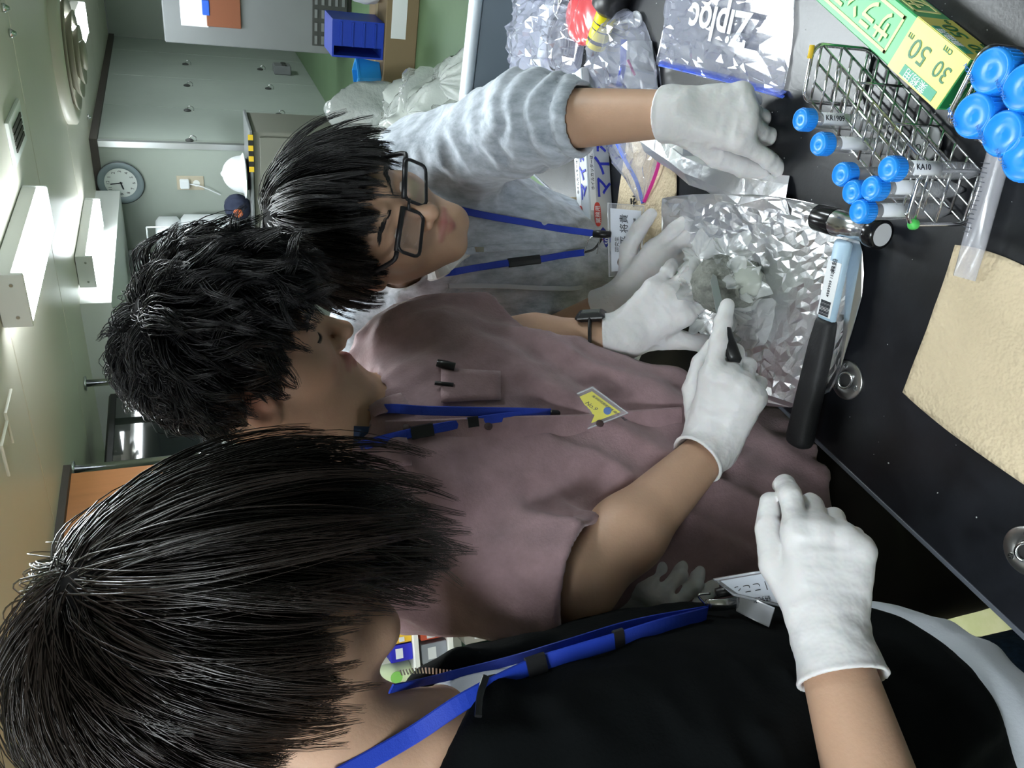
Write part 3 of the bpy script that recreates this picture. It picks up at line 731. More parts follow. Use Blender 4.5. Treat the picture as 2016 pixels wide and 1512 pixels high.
def brows(head, root, rg, mt):
    P = []
    for sx in (1, -1):
        for i in range(90):
            t = rg.random(); x = .010 + t * .038; z = .0135 + .006 * math.sin(t * 2.2) + rg.normal() * .0015; y = .0905 - .55 * max(0, x - .012) ** 1.0 * .62
            a = np.array([sx * x, y, z]); b = a + np.array([sx * .009, -.0035, .0012 - .003 * t]); P.append([a, (a + b) / 2 + np.array([0, .001, 0]), b])
    P = np.array(P); v, F = strand_mesh(head.wor(P.reshape(-1, 3)).reshape(P.shape), np.full(len(P), .0009), .0001); return obj('eyebrows', v, F, mt, root, True)
def legs(root, Pl, lat, fw, foot, m_tr, m_sh, drop=.0, w=.085, top=None):
    """trousers to the floor and a pair of shoes"""
    feet = [np.asarray(foot, float) + s * lat * np.array([1, 1, 0]) * .11 for s in (-1, 1)]
    hip = [Pl + s * lat * w + np.array([0, 0, -.06]) for s in (-1, 1)]
    knee = [(h + f) / 2 + fw * .02 for h, f in zip(hip, feet)]
    def f(P):
        d = ell(P, Pl + np.array([0, 0, -.03 if top is None else top]), (.155, .125, .12), np.stack([lat, fw, np.cross(lat, fw)], 1))
        for h, k, e in zip(hip, knee, feet):
            d = smin(d, smin(cone(P, h, k, .088, .062), cone(P, k, e + np.array([0, 0, .07]), .062, .05), .03), .03)
        return d - .004 * folds(P, (0, 0, 1), .05, 2., 2.)
    pts = np.array(feet + hip); v, F = mesh_sdf(f, pts.min(0) - np.array([.2, .2, -.02]), pts.max(0) + np.array([.2, .2, .25]), .012); obj('trousers', v, F, m_tr, root, True)
    fwd = _n(fw * np.array([1, 1, 0]))
    for e in feet:
        a = np.array([e[0], e[1], .045]) - fwd * .05; b = a + fwd * .20
        def fs(P): return smax(smin(cone(P, a, b, .042, .036), cone(P, a, a + np.array([0, 0, .05]), .042, .045), .03), -(P[:, 2] - .0), .004)
        v, F = mesh_sdf(fs, np.minimum(a, b) - .06 * np.array([1, 1, .75]), np.maximum(a, b) + .11, .008); obj('shoe', v, F, m_sh, root, True)
def strap(name, pts, m, parent, wid=.0065, th=.0009, n=8):
    return MB().tube(spline(pts, n), .002, 8, flat=(wid, th), face=V_CAM).make(name, m, parent, False)
def normal(f, p, e=.004):
    E = np.eye(3) * e; v = f(np.concatenate([p + E, p - E])); return _n(v[:3] - v[3:])
def hit(f, px, py, d0=.3, d1=2.0, off=.003):
    """first point of a surface along a line of sight, lifted a little off it"""
    r = ray(px, py); D = np.arange(d0, d1, .01); v = f(CAMP + D[:, None] * r); k = int(np.argmax(v < 0))
    if v[k] >= 0: k = int(np.argmin(v)); p = CAMP + D[k] * r
    else:
        D = np.linspace(D[max(k - 1, 0)], D[k], 24); v = f(CAMP + D[:, None] * r); k = int(np.argmax(v < 0)); p = CAMP + D[k] * r
    return p + normal(f, p) * off

m_hood = mat('heather_grey_fleece', (.28, .32, .37), .92, sheen=.3, bump=.12, bscale=420., col2=(.58, .63, .70), vscale=60., stretch=(1, 1, .3))
m_maroon = mat('dusty_mauve_cotton', (.290, .185, .200), .85, sheen=.25, bump=.14, bscale=300., var=.16, vscale=30.)
m_black = mat('black_sweat_cloth', (.004, .005, .0055), .95, bump=.1, bscale=300., spec=.12)
m_white_c = mat('white_jersey', (.72, .76, .84), .85, bump=.08, bscale=250.)
m_navy = mat('navy_cotton', (.035, .06, .13), .85); m_jean = mat('blue_denim', (.045, .09, .20), .85, bump=.2, bscale=350., var=.3, vscale=90.)
m_dark = mat('dark_trouser_cloth', (.018, .014, .012), .9); m_blktr = mat('black_trouser_cloth', (.006, .006, .007), .9)
m_shoe = mat('black_shoe', (.02, .02, .022), .5)
m_blue = mat('royal_blue_ribbon', (.012, .045, .42), .55, bump=.1, bscale=800.)
m_bplas = mat('black_plastic', (.010, .010, .011), .35); m_steel = mat('bright_steel', (.62, .63, .65), .22, metal=1.)
m_card = mat('white_card', (.72, .76, .84), .5); m_clear = film('clear_vinyl', body=.10, rough=.12); m_ink = mat('dark_ink', (.02, .022, .03), .6)

# ------------------------------------------------------------------ student in the grey hoodie (far side)
Hh = Head((-.419, .996, 1.329), -143, -21, -12.7)
HC = W(800, 490, 1.27); HPl = W(1205, 625, 1.62); HSR = W(745, 645, 1.34); HSL = W(835, 330, 1.28)
HER = W(1030, 700, 1.36); HWR = W(1228, 590, 1.25); HEL = W(1040, 238, 1.13); HWL = W(1322, 224, 1.0)
Hlat, Hfw, Hup = torso_frame(HC, HPl, HSR, HSL)
def h_arms(P, g=0.):
    d = smin(cone(P, HSR, HER, .05 + g, .042 + g), cone(P, HER, HWR, .043 + g, .027 + g), .02)
    e = smin(cone(P, HSL, HEL, .05 + g, .044 + g), cone(P, HEL, HWL, .046 + g, .029 + g), .02)
    return np.minimum(d, e)
def h_neck(P, g=0.): return cone(P, Hh.wor((0, -.03, -.05)), HC, .053 + g, .06 + g)
def h_body(P):
    L = Hh.loc(P); d = smin(head_sdf(L), h_neck(P), .03)
    d = smin(d, torso_sdf(P, HC, HPl, HSR, HSL, [(.55, .13, .08, 0), (.9, .14, .08, 0), (1.0, .09, .05, 0)]), .04)
    return smin(d, h_arms(P), .05)
HCR = HER + (HWR - HER) * .42; HCL = HEL + (HWL - HEL) * .42      # where the pushed-up sleeves end
def h_sleeve(P, S, E, Cf, s, bunch):
    ax = _n(Cf - E); d = cone(P, S, E, .072, .066); t = ((P - S) @ _n(E - S))
    d = d - .006 * folds(P, np.cross(E - S, V_CAM), .035, 2.5, s)
    q = (P - E) @ ax; lf = np.linalg.norm(Cf - E)
    wav = (np.abs(np.sin(q / .0105 + 1.6 * vnoise(P / .035 + s))) - .5) * .014 * bunch * np.clip((lf - q) / .03, 0, 1) * np.clip((q + .05) / .05, 0, 1)
    f = cone(P, E, Cf, .068, .050) - wav; d = d - .5 * wav * (q < 0)
    f = smax(f, q - lf, .004)
    d = smin(d, f, .015)
    inn = cone(P, E, Cf + ax * .04, .050, .0395); return smax(d, -np.maximum(inn, -(q - lf + .03)), .003)
def h_cloth(P):
    d = torso_sdf(P, HC, HPl, HSR, HSL, [(.02, .165, .125, .0), (.12, .175, .132, .005), (.4, .172, .13, .005), (.7, .185, .125, 0), (.88, .165, .10, 0), (1.02, .085, .075, .01)])
    d = smin(d, cone(P, HSR, HSL, .072, .072), .07)
    d = d - .007 * folds(P, Hup + .5 * Hlat, .05, 3., .7) - .003 * folds(P, Hlat, .03, 2., .2)
    d = smin(d, h_sleeve(P, HSR, HER, HCR, 1.3, 1.0), .035); d = smin(d, h_sleeve(P, HSL, HEL, HCL, 4.1, 1.0), .035)
    # hood bunched round the neck
    for i in range(12):
        a = 2 * math.pi * i / 12; b = 2 * math.pi * (i + 1) / 12
        def pt(q): return HC + Hlat * math.cos(q) * .082 + Hfw * (math.sin(q) * .072 + .012) + Hup * (.020 - .035 * max(0, math.sin(q)) + .012 * max(0, -math.sin(q)))
        d = smin(d, cone(P, pt(a), pt(b), .027, .027), .014)
    hem = ((P - HPl) @ Hup); d = d + .004 * np.clip(1 - np.abs(hem - .055) / .006, 0, 1)
    return smax(d, -h_neck(P, .008), .006)
root = thing('person', 'person in heather grey zip hoodie and black-framed glasses reaching across the bench', 'person', (HPl[0], HPl[1], 0))
HROOT = root
pts = np.array([HC, HSR, HSL, HER, HEL, HWR, HWL, Hh.c])
skinned('body', root, h_body, np.minimum(pts.min(0), Hh.c - .16) - .06, np.maximum(pts.max(0), Hh.c + .15) + .05, .0029, Hh)
v, F = mesh_sdf(h_cloth, np.minimum(pts.min(0), HPl) - .2, np.maximum(pts.max(0), HPl) + .2, .0046); obj('hoodie', v, F, m_hood, root, True)
legs(root, HPl, Hlat, Hfw, (HPl[0] - .02, HPl[1] + .02, 0), m_blktr, m_shoe)
eyes(Hh, root, (0, .75, -.65)); brows(Hh, root, np.random.default_rng(5), m_hair)
rg = np.random.default_rng(21)
hl = dict(front=.056, side=.004, nape=-.07)
def sty_h(r, fl, nm, g): return fl + np.array([0.15, .10, 0])
v, F = hair_cap(Hh, hl, .006); hc = obj('hair', v, F, m_hcap, root, True)
v, F = grow(Hh, 9000, rg, lambda r, g: np.where(r[:, 2] > .04, .15, .09) + g.uniform(-.015, .01, len(r)), 10, (.015, -.055, .115), .24, .06, .04, 5., (.006, .020), 15, hl, sty_h, .0006, cut=lambda r: np.where(np.abs(r[:, 0]) > .05, .012, np.where(r[:, 1] > -.02, .000, .008)), cutj=.008)
obj('hair_strands', v, F, m_hair, hc, True)
HL = Hand(HWL, W(1485, 232, .965), V_CAM + np.array([0, 0, .35]), False, [(34, 18, 10), (62, 72, 35), (68, 78, 40), (68, 78, 40)], [(.45, .8, -.45), (.2, .9, -.4), (.05, .9, -.4)], spread=(.42, .04, -.06, -.14), sc=1.06, cuff=.012, cuff_r=.0345)
HRg = Hand(HWR, W(1298, 528, 1.205), V_CAM + np.array([0, 0, .5]), True, [(18, 18, 10), (22, 22, 12), (26, 25, 12), (30, 28, 15)], [(.8, .6, -.1), (.35, .95, -.1), (.2, .95, -.2)], sc=1.05, cuff=.042, cuff_r=.037)
def glove(hd, E, root, name='glove'):
    bk = _n(E - hd.O); lo, hi = hd.lims(bk); v, F = mesh_sdf(lambda P: hd.sdf(P, bk), lo, hi, .0019); return obj(name, v, F, m_glove, root, True)
glove(HL, HEL, root); glove(HRg, HER, root)
# zip, drawstring
zp = [hit(h_cloth, *q, d0=.9, off=.002) for q in ((905, 497), (940, 492), (980, 488), (1040, 486), (1100, 484), (1150, 482))]
z_ = strap('zipper', zp, m_hood, root, .006, .0015); MB().obox(zp[1] + V_CAM * .004, V_R * .004, V_D * .009, V_CAM * .001).make('zip_pull', m_steel, z_)
strap('drawstring', [hit(h_cloth, *q, d0=.9, off=.004) for q in ((880, 560), (940, 562), (1000, 563), (1060, 566), (1120, 567), (1142, 566))], mat('pale_grey_cord', (.5, .53, .56), .8), root, .004, .002)
strap('collar', [hit(h_cloth, *q, d0=.9, off=.001) for q in ((800, 545), (850, 540), (880, 525), (900, 505), (915, 495))], mat('white_shirt_collar', (.62, .62, .60), .8), root, .010, .004)

# glasses
g = thing('eyeglasses', 'black rectangular eyeglasses worn by the person in the grey hoodie', 'eyeglasses', Hh.wor((0, .09, -.01)))
m_frame = mat('matt_black_acetate', (.012, .012, .015), .4); m_lens = film('lens', body=.02, rough=.02)
def rect(cx, w, h, y, n=4):
    pts = []
    for (sx, sz) in ((1, 1), (-1, 1), (-1, -1), (1, -1)):
        for k in range(n):
            a = math.atan2(sz, sx) - math.pi / 4 + (math.pi / 2) * k / (n - 1); pts.append((cx + sx * (w - .008) + .008 * math.cos(a), y - .35 * abs(cx + sx * w) ** 2 * 10 * .3, -.014 + sz * (h - .008) + .008 * math.sin(a) - (.001 * sx)))
    return pts
for sx in (1, -1):
    pp = Hh.wor(rect(sx * .0335, .028, .0165, .1015)); MB().tube(pp, .0023, 8, closed=True).make('rim', m_frame, g, True)
    MB().poly(pp, Hh.R[:, 1], .0008).make('lens', m_lens, g)
    top = Hh.wor([(sx * .006, .1025, .003), (sx * .033, .1005, .0035), (sx * .0615, .094, .001)]); MB().tube(top, .0036, 8).make('brow_bar', m_frame, g, True)
    MB().tube(spline(Hh.wor([(sx * .0615, .094, .0), (sx * .073, .085, .0), (sx * .081, .03, .002), (sx * .083, -.005, .004), (sx * .082, -.022, -.012)]), 5), .0032, 8).make('temple', m_frame, g, True)
MB().tube(spline(Hh.wor([(.007, .102, -.006), (0, .1055, -.003), (-.007, .102, -.006)]), 4), .002, 8).make('bridge', m_frame, g, True)

def badge(root, corners, inset, m_in, label=None):
    """vinyl holder with a card: corners go round, first edge is the clip edge"""
    c = np.array(corners); nn = _n(np.cross(c[1] - c[0], c[3] - c[0]))
    if np.dot(nn, V_CAM) < 0: nn = -nn
    h = MB().poly(c, nn, .0022).make('holder', m_clear, root)
    b = MB().tube(c + nn * .0011, .0015, 6, closed=True).make('holder_rim', film('vinyl_rim', body=.35, rough=.15), root, True)
    k = c.mean(0); ci = k + (c - k) * np.array(inset); MB().poly(ci + nn * .0006, nn, .0009).make('card', m_in, root, label=label)
    return c, ci, nn
# lanyard of the hoodie person
a = W(1197, 400, 1.285); b = W(1200, 545, 1.285); c_ = W(1262, 540, 1.262); d_ = W(1268, 406, 1.262)
lan = thing('lanyard_badge', 'name badge in clear holder on blue lanyard of the grey hoodie person', 'name badge', (a + c_) / 2)
s1 = [hit(h_cloth, *q, d0=.9, off=.004) for q in ((878, 408), (920, 418), (980, 430), (1040, 441), (1095, 450))] + [W(1150, 457, 1.29), W(1182, 461, 1.285)]
strap('strap', s1, m_blue, lan, .0055)
s2 = [hit(h_cloth, *q, d0=.9, off=.004) for q in ((795, 552), (830, 544), (880, 535), (940, 526), (1000, 518), (1060, 510), (1105, 503))] + [W(1150, 497, 1.29)]
strap('strap', s2, m_blue, lan, .0055)
strap('buckle', s2[4:6], m_bplas, lan, .0075, .003); strap('cord', [W(1150, 497, 1.29), W(1170, 490, 1.285), W(1185, 470, 1.282)], m_bplas, lan, .002, .001)
MB().tube([W(1168, 460, 1.284), W(1185, 461, 1.28), W(1203, 462, 1.276)], [.006, .0065, .005], 10).make('clip', m_bplas, lan, True)
MB().tube(spline([W(1150, 497, 1.288), W(1160, 470, 1.284), W(1180, 465, 1.28), (W(1175, 500, 1.282))], 5), .0009, 6).make('wire_hook', m_steel, lan, True)
c, ci, nn = badge(lan, [a, b, c_, d_], .86, m_card)
r_ = _n(a - b); u_ = _n(a - d_)
text('printed_text', '三平 将貴', .0155, ci[1] + (ci[2] - ci[1]) * .62 + r_ * .024 + nn * .0016, r_, u_, m_ink, lan); text('printed_text', '研究生', .0085, ci[1] + (ci[2] - ci[1]) * .30 + r_ * .03 + nn * .0016, r_, u_, m_ink, lan)
text('printed_text', '国立研究開発法人 海洋研究開発機構', .0048, ci[1] + (ci[2] - ci[1]) * .93 + r_ * .004 + nn * .0016, r_, u_, m_ink, lan)
pc = ci[1] + (ci[2] - ci[1]) * .42 + r_ * .014 + nn * .0015; MB().lathe(pc, nn, [(.009, 0), (.009, .0003)], 20).make('portrait_print', mat('portrait_print', (.20, .14, .12), .6, var=.5, vscale=150.), lan)

# ------------------------------------------------------------------ student in the mauve shirt (middle)
Mh = Head(np.array([-.500, .780, 1.497]) + V_R * .014 - V_D * .002, -84, -58, 5)
MC = W(715, 850, .985); MPl = W(1560, 1050, 1.16); MSR = W(815, 1090, .97); MSL = W(815, 712, 1.10)
MER = W(1135, 1150, .87); MWR = W(1398, 885, .985); MEL = W(965, 682, 1.16); MWL = W(1222, 668, 1.12)
Mlat, Mfw, Mup = torso_frame(MC, MPl, MSR, MSL)
def m_arms(P, g=0.):
    d = smin(cone(P, MSR, MER, .052 + g, .042 + g), smin(cone(P, MER, MER + (MWR - MER) * .35, .041 + g, .042 + g), cone(P, MER + (MWR - MER) * .35, MWR, .042 + g, .027 + g), .02), .02)
    e = smin(cone(P, MSL, MEL, .052 + g, .042 + g), smin(cone(P, MEL, MEL + (MWL - MEL) * .35, .041 + g, .041 + g), cone(P, MEL + (MWL - MEL) * .35, MWL, .041 + g, .027 + g), .02), .02)
    return np.minimum(d, e)
def m_neck(P, g=0.): return cone(P, Mh.wor((0, -.03, -.05)), MC, .054 + g, .060 + g)
def m_body(P):
    L = Mh.loc(P); d = smin(head_sdf(L, False), m_neck(P), .03)
    d = smin(d, torso_sdf(P, MC, MPl, MSR, MSL, [(.55, .13, .08, 0), (.9, .14, .08, 0), (1.0, .09, .05, 0)]), .04)
    return smin(d, m_arms(P), .05)
def m_sleeve(P, S, E, k, s):
    ax = _n(E - S); L = np.linalg.norm(E - S) * k; e = S + ax * L; q = (P - e) @ ax
    d = cone(P, S, e, .075, .076) - .011 * folds(P, ax, .05, 3.5, s) - .002 * folds(P, np.cross(ax, V_CAM), .03, 2., s)
    d = smax(d, q, .003); d = d + .0012 * np.clip(1 - np.abs(q + .026) / .0025, 0, 1)
    return smax(d, -np.maximum(cone(P, S, e + ax * .03, .066, .066) , -(q + .06)), .003)
def m_cloth(P):
    d = torso_sdf(P, MC, MPl, MSR, MSL, [(.06, .19, .135, .0), (.25, .18, .125, .0), (.5, .18, .118, .0), (.75, .185, .112, .0), (.9, .165, .095, 0), (1.02, .08, .07, 0)])
    d = smin(d, cone(P, MSR, MSL, .07, .07), .07)
    d = d - .018 * folds(P, Mup + .35 * Mlat, .07, 3.5, 2.7) - .004 * folds(P, Mup - .8 * Mlat, .03, 2.5, 1.2)
    d = smin(d, m_sleeve(P, MSR, MER, 1.06, .5), .03); d = smin(d, m_sleeve(P, MSL, MEL, 1.0, 3.5), .03)
    return smax(d, -m_neck(P, .012), .006)
root = thing('person', 'person in dusty mauve short-sleeved shirt cutting the sample, seen from the side', 'person', (MPl[0], MPl[1], 0))
MROOT = root
pts = np.array([MC, MSR, MSL, MER, MEL, MWR, MWL, Mh.c])
skinned('body', root, m_body, np.minimum(pts.min(0), Mh.c - .16) - .06, np.maximum(pts.max(0), Mh.c + .15) + .05, .0029, Mh)
v, F = mesh_sdf(m_cloth, np.minimum(pts.min(0), MPl) - .2, np.maximum(pts.max(0), MPl) + .2, .0055); obj('shirt', v, F, m_maroon, root, True)
legs(root, MPl, Mlat, Mfw, (MPl[0] - .03, MPl[1], 0), m_dark, m_shoe)
brows(Mh, root, np.random.default_rng(6), m_hair)
P = []
rg = np.random.default_rng(8)
for sx in (1, -1):                                          # lashes of the lowered lids
    for t in np.linspace(-1, 1, 22):
        a = np.array([sx * .032 + t * .0125, .0805 - .004 * t * t, -.0085 + .001 * t * t]); P.append([a, a + np.array([sx * .0005 + t * .001, .0015, -.0012]), a + np.array([t * .0015, .003, -.002])])
P = np.array(P); v, F = strand_mesh(Mh.wor(P.reshape(-1, 3)).reshape(P.shape), np.full(len(P), .0005), .0001); obj('eyelashes', v, F, m_hair, root, True)
hl = dict(front=.055, side=.010, nape=-.055)
def sty_m(r, fl, nm, g): return fl * .8 + g.normal(size=fl.shape) * .32
v, F = hair_cap(Mh, hl, .005); hc = obj('hair', v, F, m_hcap, root, True)
rg = np.random.default_rng(22)
v, F = grow(Mh, 13000, rg, lambda r, g: np.where(r[:, 1] < -.045, .028, np.where(r[:, 2] > .045, .075, .035)) + g.uniform(-.012, .008, len(r)), 10, (0, -.055, .115), .40, .05, .20, 7., (.014, .036), 18, hl, sty_m, .0006, cut=lambda r: np.where(r[:, 1] > .03, .022, .004), cutj=.008, jw=.005)
obj('hair_strands', v, F, m_hair, hc, True)
ML = Hand(MWL, W(1325, 588, 1.085), V_CAM + .35 * V_R * -1 + np.array([0, 0, .35]), False, [(25, 30, 20), (30, 32, 20), (34, 34, 20), (36, 36, 20)], [(.62, .72, -.15), (.75, .65, -.1), (.55, .8, -.1)], sc=1.05, cuff=.022, cuff_r=.034)
MRh = Hand(MWR, W(1440, 770, .955), V_CAM + np.array([0, 0, .25]), True, [(22, 12, 6), (62, 70, 30), (70, 78, 35), (74, 80, 35)], [(.45, .7, -.6), (.0, .9, -.5), (-.2, .9, -.4)], sc=1.06, cuff=.028, cuff_r=.035)
glove(ML, MEL, root); glove(MRh, MER, root)
# collar leaves, placket with buttons, pocket
def patch(f, grid, m, name, parent, off=.003, th=.0018, d0=.5):
    G = np.array([[hit(f, *q, d0=d0, off=off) for q in row] for row in grid]); return MB().sheet(G, th).make(name, m, parent, True)
def lerp2(a, b, c, d, n, m): return [[tuple((np.array(a) * (1 - i / n) + np.array(d) * i / n) * (1 - j / m) + (np.array(b) * (1 - i / n) + np.array(c) * i / n) * (j / m)) for j in range(m + 1)] for i in range(n + 1)]
patch(m_cloth, lerp2((712, 905), (735, 862), (800, 868), (812, 918), 5, 5), m_maroon, 'collar', root, .006, .003)
patch(m_cloth, lerp2((708, 800), (728, 822), (812, 812), (790, 782), 5, 5), m_maroon, 'collar', root, .006, .003)
pl = [(760, 852), (850, 850), (950, 845), (1050, 842), (1150, 838), (1250, 830), (1340, 823)]
strap('placket', [hit(m_cloth, *q, d0=.6, off=.001) for q in pl], m_maroon, root, .014, .0028)
patch(m_cloth, lerp2((868, 728), (868, 795), (985, 790), (985, 735), 6, 5), m_maroon, 'pocket', root, .004, .002)
for q in ((800, 846), (960, 842), (1180, 836)):
    p = hit(m_cloth, *q, d0=.6, off=.004); nn = normal(m_cloth, p); MB().lathe(p, nn, [(.0045, 0), (.005, .0012), (.004, .002)], 14).make('button', mat('brown_button', (.06, .035, .035), .4), root, True)
patch(lambda P: smin(m_neck(P, .006), m_body(P) - .004, .01), lerp2((695, 838), (695, 880), (748, 872), (752, 842), 4, 4), m_navy, 'undershirt', root, .004, .002)
# pen clip and cap peeking out of the pocket
pn = thing('pocket_pen', 'black pen clipped in the chest pocket of the mauve shirt', 'pen', hit(m_cloth, 865, 740, off=.004))
pa = hit(m_cloth, 862, 722, off=.007); pb = hit(m_cloth, 895, 728, off=.005)
MB().tube([pa, pa * .5 + pb * .5, pb], [.0045, .0055, .0055], 10).make('barrel', m_bplas, pn, True)
pa = hit(m_cloth, 858, 762, off=.007); pb = hit(m_cloth, 892, 764, off=.005); MB().tube([pa, pb], [.0025, .003], 8).make('clip', m_bplas, pn, True)
# lanyard
a = W(1100, 792, .985); b = W(1166, 763, .985); c_ = W(1236, 814, .968); d_ = W(1152, 846, .968)
lan = thing('lanyard_badge', 'yellow visitor card in clear holder on blue lanyard of the mauve-shirt person', 'name badge', (a + c_) / 2)
strap('strap', [hit(m_cloth, *q, d0=.6, off=.006) for q in ((705, 812), (760, 812), (840, 814), (940, 815), (1030, 817), (1080, 818))], m_blue, lan, .0055)
s2 = [hit(m_cloth, *q, d0=.6, off=.007) for q in ((668, 889), (720, 880), (780, 866), (830, 855), (920, 838), (1000, 826), (1080, 818))]
strap('strap', s2, m_blue, lan, .0055); strap('buckle', [s2[2] * .4 + s2[3] * .6, s2[3] * .75 + s2[4] * .25], m_bplas, lan, .0075, .003); strap('buckle', [s2[4], s2[4] * .75 + s2[5] * .25], m_bplas, lan, .0065, .003)
MB().tube([s2[-1] + V_CAM * .002, W(1105, 816, .98), W(1128, 812, .976)], [.004, .0055, .004], 10).make('clip', m_bplas, lan, True)
c, ci, nn = badge(lan, [a, b, c_, d_], .80, mat('yellow_card', (.80, .72, .05), .5))
r_ = _n(c[2] - c[1]) ; u_ = _n(c[1] - c[0]); 
text('printed_text', '海洋研究開発機構 構内入構証', .0040, ci[1] + r_ * .006 - u_ * .006 + nn * .0016, r_, u_, m_ink, lan); text('printed_text', 'No.9', .008, (ci.mean(0)) - r_ * .01 + nn * .0016, r_, u_, m_ink, lan)
MB().lathe(ci[2] * .75 + ci[0] * .2 + ci[3] * .05 + nn * .0015, nn, [(.005, 0), (.005, .0003)], 16).make('logo_print', mat('blue_print', (.03, .13, .45), .5), lan)

# wristwatch on the left wrist
bk = _n(MEL - MWL); wc = MWL + bk * .040; wn = _n(V_CAM - np.dot(V_CAM, bk) * bk); wsd = np.cross(wn, bk)
wt = thing('wristwatch', 'black digital wristwatch with resin strap on the wrist above the white glove', 'wristwatch', wc)
ring = [wc + .0335 * (wn * math.cos(t) + wsd * math.sin(t)) for t in np.linspace(0, 2 * math.pi, 28, endpoint=False)]
MB().tube(ring, .01, 8, closed=True, flat=(.0105, .0022), up=bk).make('strap', m_bplas, wt, True)
q = wc + .037 * _n(-wsd * .9 + wn * .25)
wu = _n(-wsd * .9 + wn * .25); wv = np.cross(wu, bk); MB().bbox(q, bk * .021, wv * .021, wu * .006, .005).make('case', m_bplas, wt)
MB().bbox(q + wu * .006, bk * .013, wv * .012, wu * .001, .001).make('display', mat('lcd_grey', (.10, .11, .10), .2), wt)
q = wc + .0345 * _n(wsd * .75 + wn * .55); wu = _n(wsd * .75 + wn * .55); wv = np.cross(wu, bk); o_ = q + wu * .002
MB().tube([o_ + bk * .011 + wv * .007, o_ - bk * .011 + wv * .007, o_ - bk * .011 - wv * .007, o_ + bk * .011 - wv * .007], .0012, 6, closed=True).make('buckle', m_steel, wt)

# ------------------------------------------------------------------ student in the black hoodie (nearest)
_x = _n(RM @ np.array([-.32, .565, -.76])); _c = RM @ np.array([.52, -.60, -.60]); _c = _n(_c - np.dot(_c, _x) * _x); _e = np.cross(_x, _c)
Nh = Head(W(440, 1240, .60), R=np.stack([_x, -.15 * _c - .989 * _e, .989 * _c - .15 * _e], 1))
NC = W(840, 1530, .68); NPl = W(1960, 1480, .95); NSR = W(1010, 1740, .60); NSL = W(1000, 1465, .90)
NER = W(1790, 1790, .55); NWR = W(1630, 1255, .665); NEL = W(1160, 1300, 1.02); NWL = W(1175, 1218, .97)
Nlat, Nfw, Nup = torso_frame(NC, NPl, NSR, NSL)
def n_arms(P):
    d = smin(cone(P, NSR, NER, .05, .042), cone(P, NER, NWR, .040, .027), .02)
    return np.minimum(d, smin(cone(P, NSL, NEL, .05, .042), cone(P, NEL, NWL, .040, .027), .02))
def n_neck(P, g=0.): return cone(P, Nh.wor((0, -.03, -.05)), NC, .050 + g, .056 + g)
def n_body(P):
    d = smin(head_sdf(Nh.loc(P)), n_neck(P), .03)
    d = smin(d, torso_sdf(P, NC, NPl, NSR, NSL, [(.55, .12, .08, 0), (.9, .14, .08, 0), (1.0, .10, .06, 0)]), .05)
    return smin(d, n_arms(P), .05)
NCR = NER + (NWR - NER) * .28
def n_cloth(P):
    d = torso_sdf(P, NC, NPl, NSR, NSL, [(.29, .180, .145, .01), (.34, .185, .150, .012), (.5, .18, .145, .012), (.75, .185, .125, .005), (.9, .16, .10, 0), (1.0, .085, .075, 0)])
    d = smin(d, cone(P, NSR, NSL, .068, .068), .06)
    d = d - .008 * folds(P, Nup + .6 * Nlat, .07, 3., 8.7) - .003 * folds(P, Nlat, .03, 2., 4.)
    s = cone(P, NSR, NER, .07, .06); ax = _n(NCR - NER); s = smin(s, smax(cone(P, NER, NCR, .06, .05), (P - NCR) @ ax, .004), .02)
    e = smin(cone(P, NSL, NEL, .07, .06), cone(P, NEL, NWL, .055, .045), .03); e = smax(e, (P - NWL - _n(NEL - NWL) * .05) @ _n(NWL - NEL), .004)
    d = smin(d, np.minimum(s, e), .04)
    for i in range(12):                                     # hood lying round the neck, open at the front
        a = 2 * math.pi * i / 12; b = 2 * math.pi * (i + 1) / 12
        if i in (2, 3): continue
        def pt(q): return NC + Nlat * math.cos(q) * .088 + Nfw * (math.sin(q) * .082 + .01) + Nup * (.008 - .05 * max(0, math.sin(q)))
        d = smin(d, cone(P, pt(a), pt(b), .019, .019), .012)
    cut = cone(P, NC + Nup * .05 + Nfw * .03, NC - Nup * .10 + Nfw * .11, .072, .018)     # unzipped neck
    return smax(smax(d, -n_neck(P, .012), .008), -cut, .01)
def n_tee(P):
    d = torso_sdf(P, NC, NPl, NSR, NSL, [(.19, .186, .150, .013), (.27, .187, .152, .013), (.32, .172, .137, .012), (.5, .165, .13, .01), (.75, .17, .11, .0), (.9, .145, .088, 0), (1.0, .08, .066, 0)])
    d = d - .004 * folds(P, Nup, .05, 3., 1.7)
    return smax(d, -n_neck(P, .010), .005)
root = thing('person', 'person in black hoodie over white T-shirt with brown-black hair over the face, nearest', 'person', (NPl[0], NPl[1], 0))
NROOT = root
pts = np.array([NC, NSR, NSL, NER, NEL, NWR, NWL, Nh.c])
skinned('body', root, n_body, np.minimum(pts.min(0), Nh.c - .16) - .06, np.maximum(pts.max(0), Nh.c + .15) + .05, .0031, Nh)
v, F = mesh_sdf(n_cloth, np.minimum(pts.min(0), NPl) - .2, np.maximum(pts.max(0), NPl) + .2, .0055); obj('hoodie', v, F, m_black, root, True)
v, F = mesh_sdf(n_tee, np.minimum(NC, NPl) - .26, np.maximum(NC, NPl) + .26, .0055); obj('t_shirt', v, F, m_white_c, root, True)
legs(root, NPl, Nlat, Nfw, (NPl[0] - .02, NPl[1], 0), m_jean, m_shoe, top=-.04)
hl = dict(front=.040, side=-.004, nape=-.07)
def sty_n(r, fl, nm, g): return fl + np.array([0, .12, 0]) + g.normal(size=fl.shape) * .16
v, F = hair_cap(Nh, hl, .0035); hc = obj('hair', v, F, m_hcap, root, True)
rg = np.random.default_rng(23)
ngd = Nh.R.T @ np.array([.0, .0, -1.0])
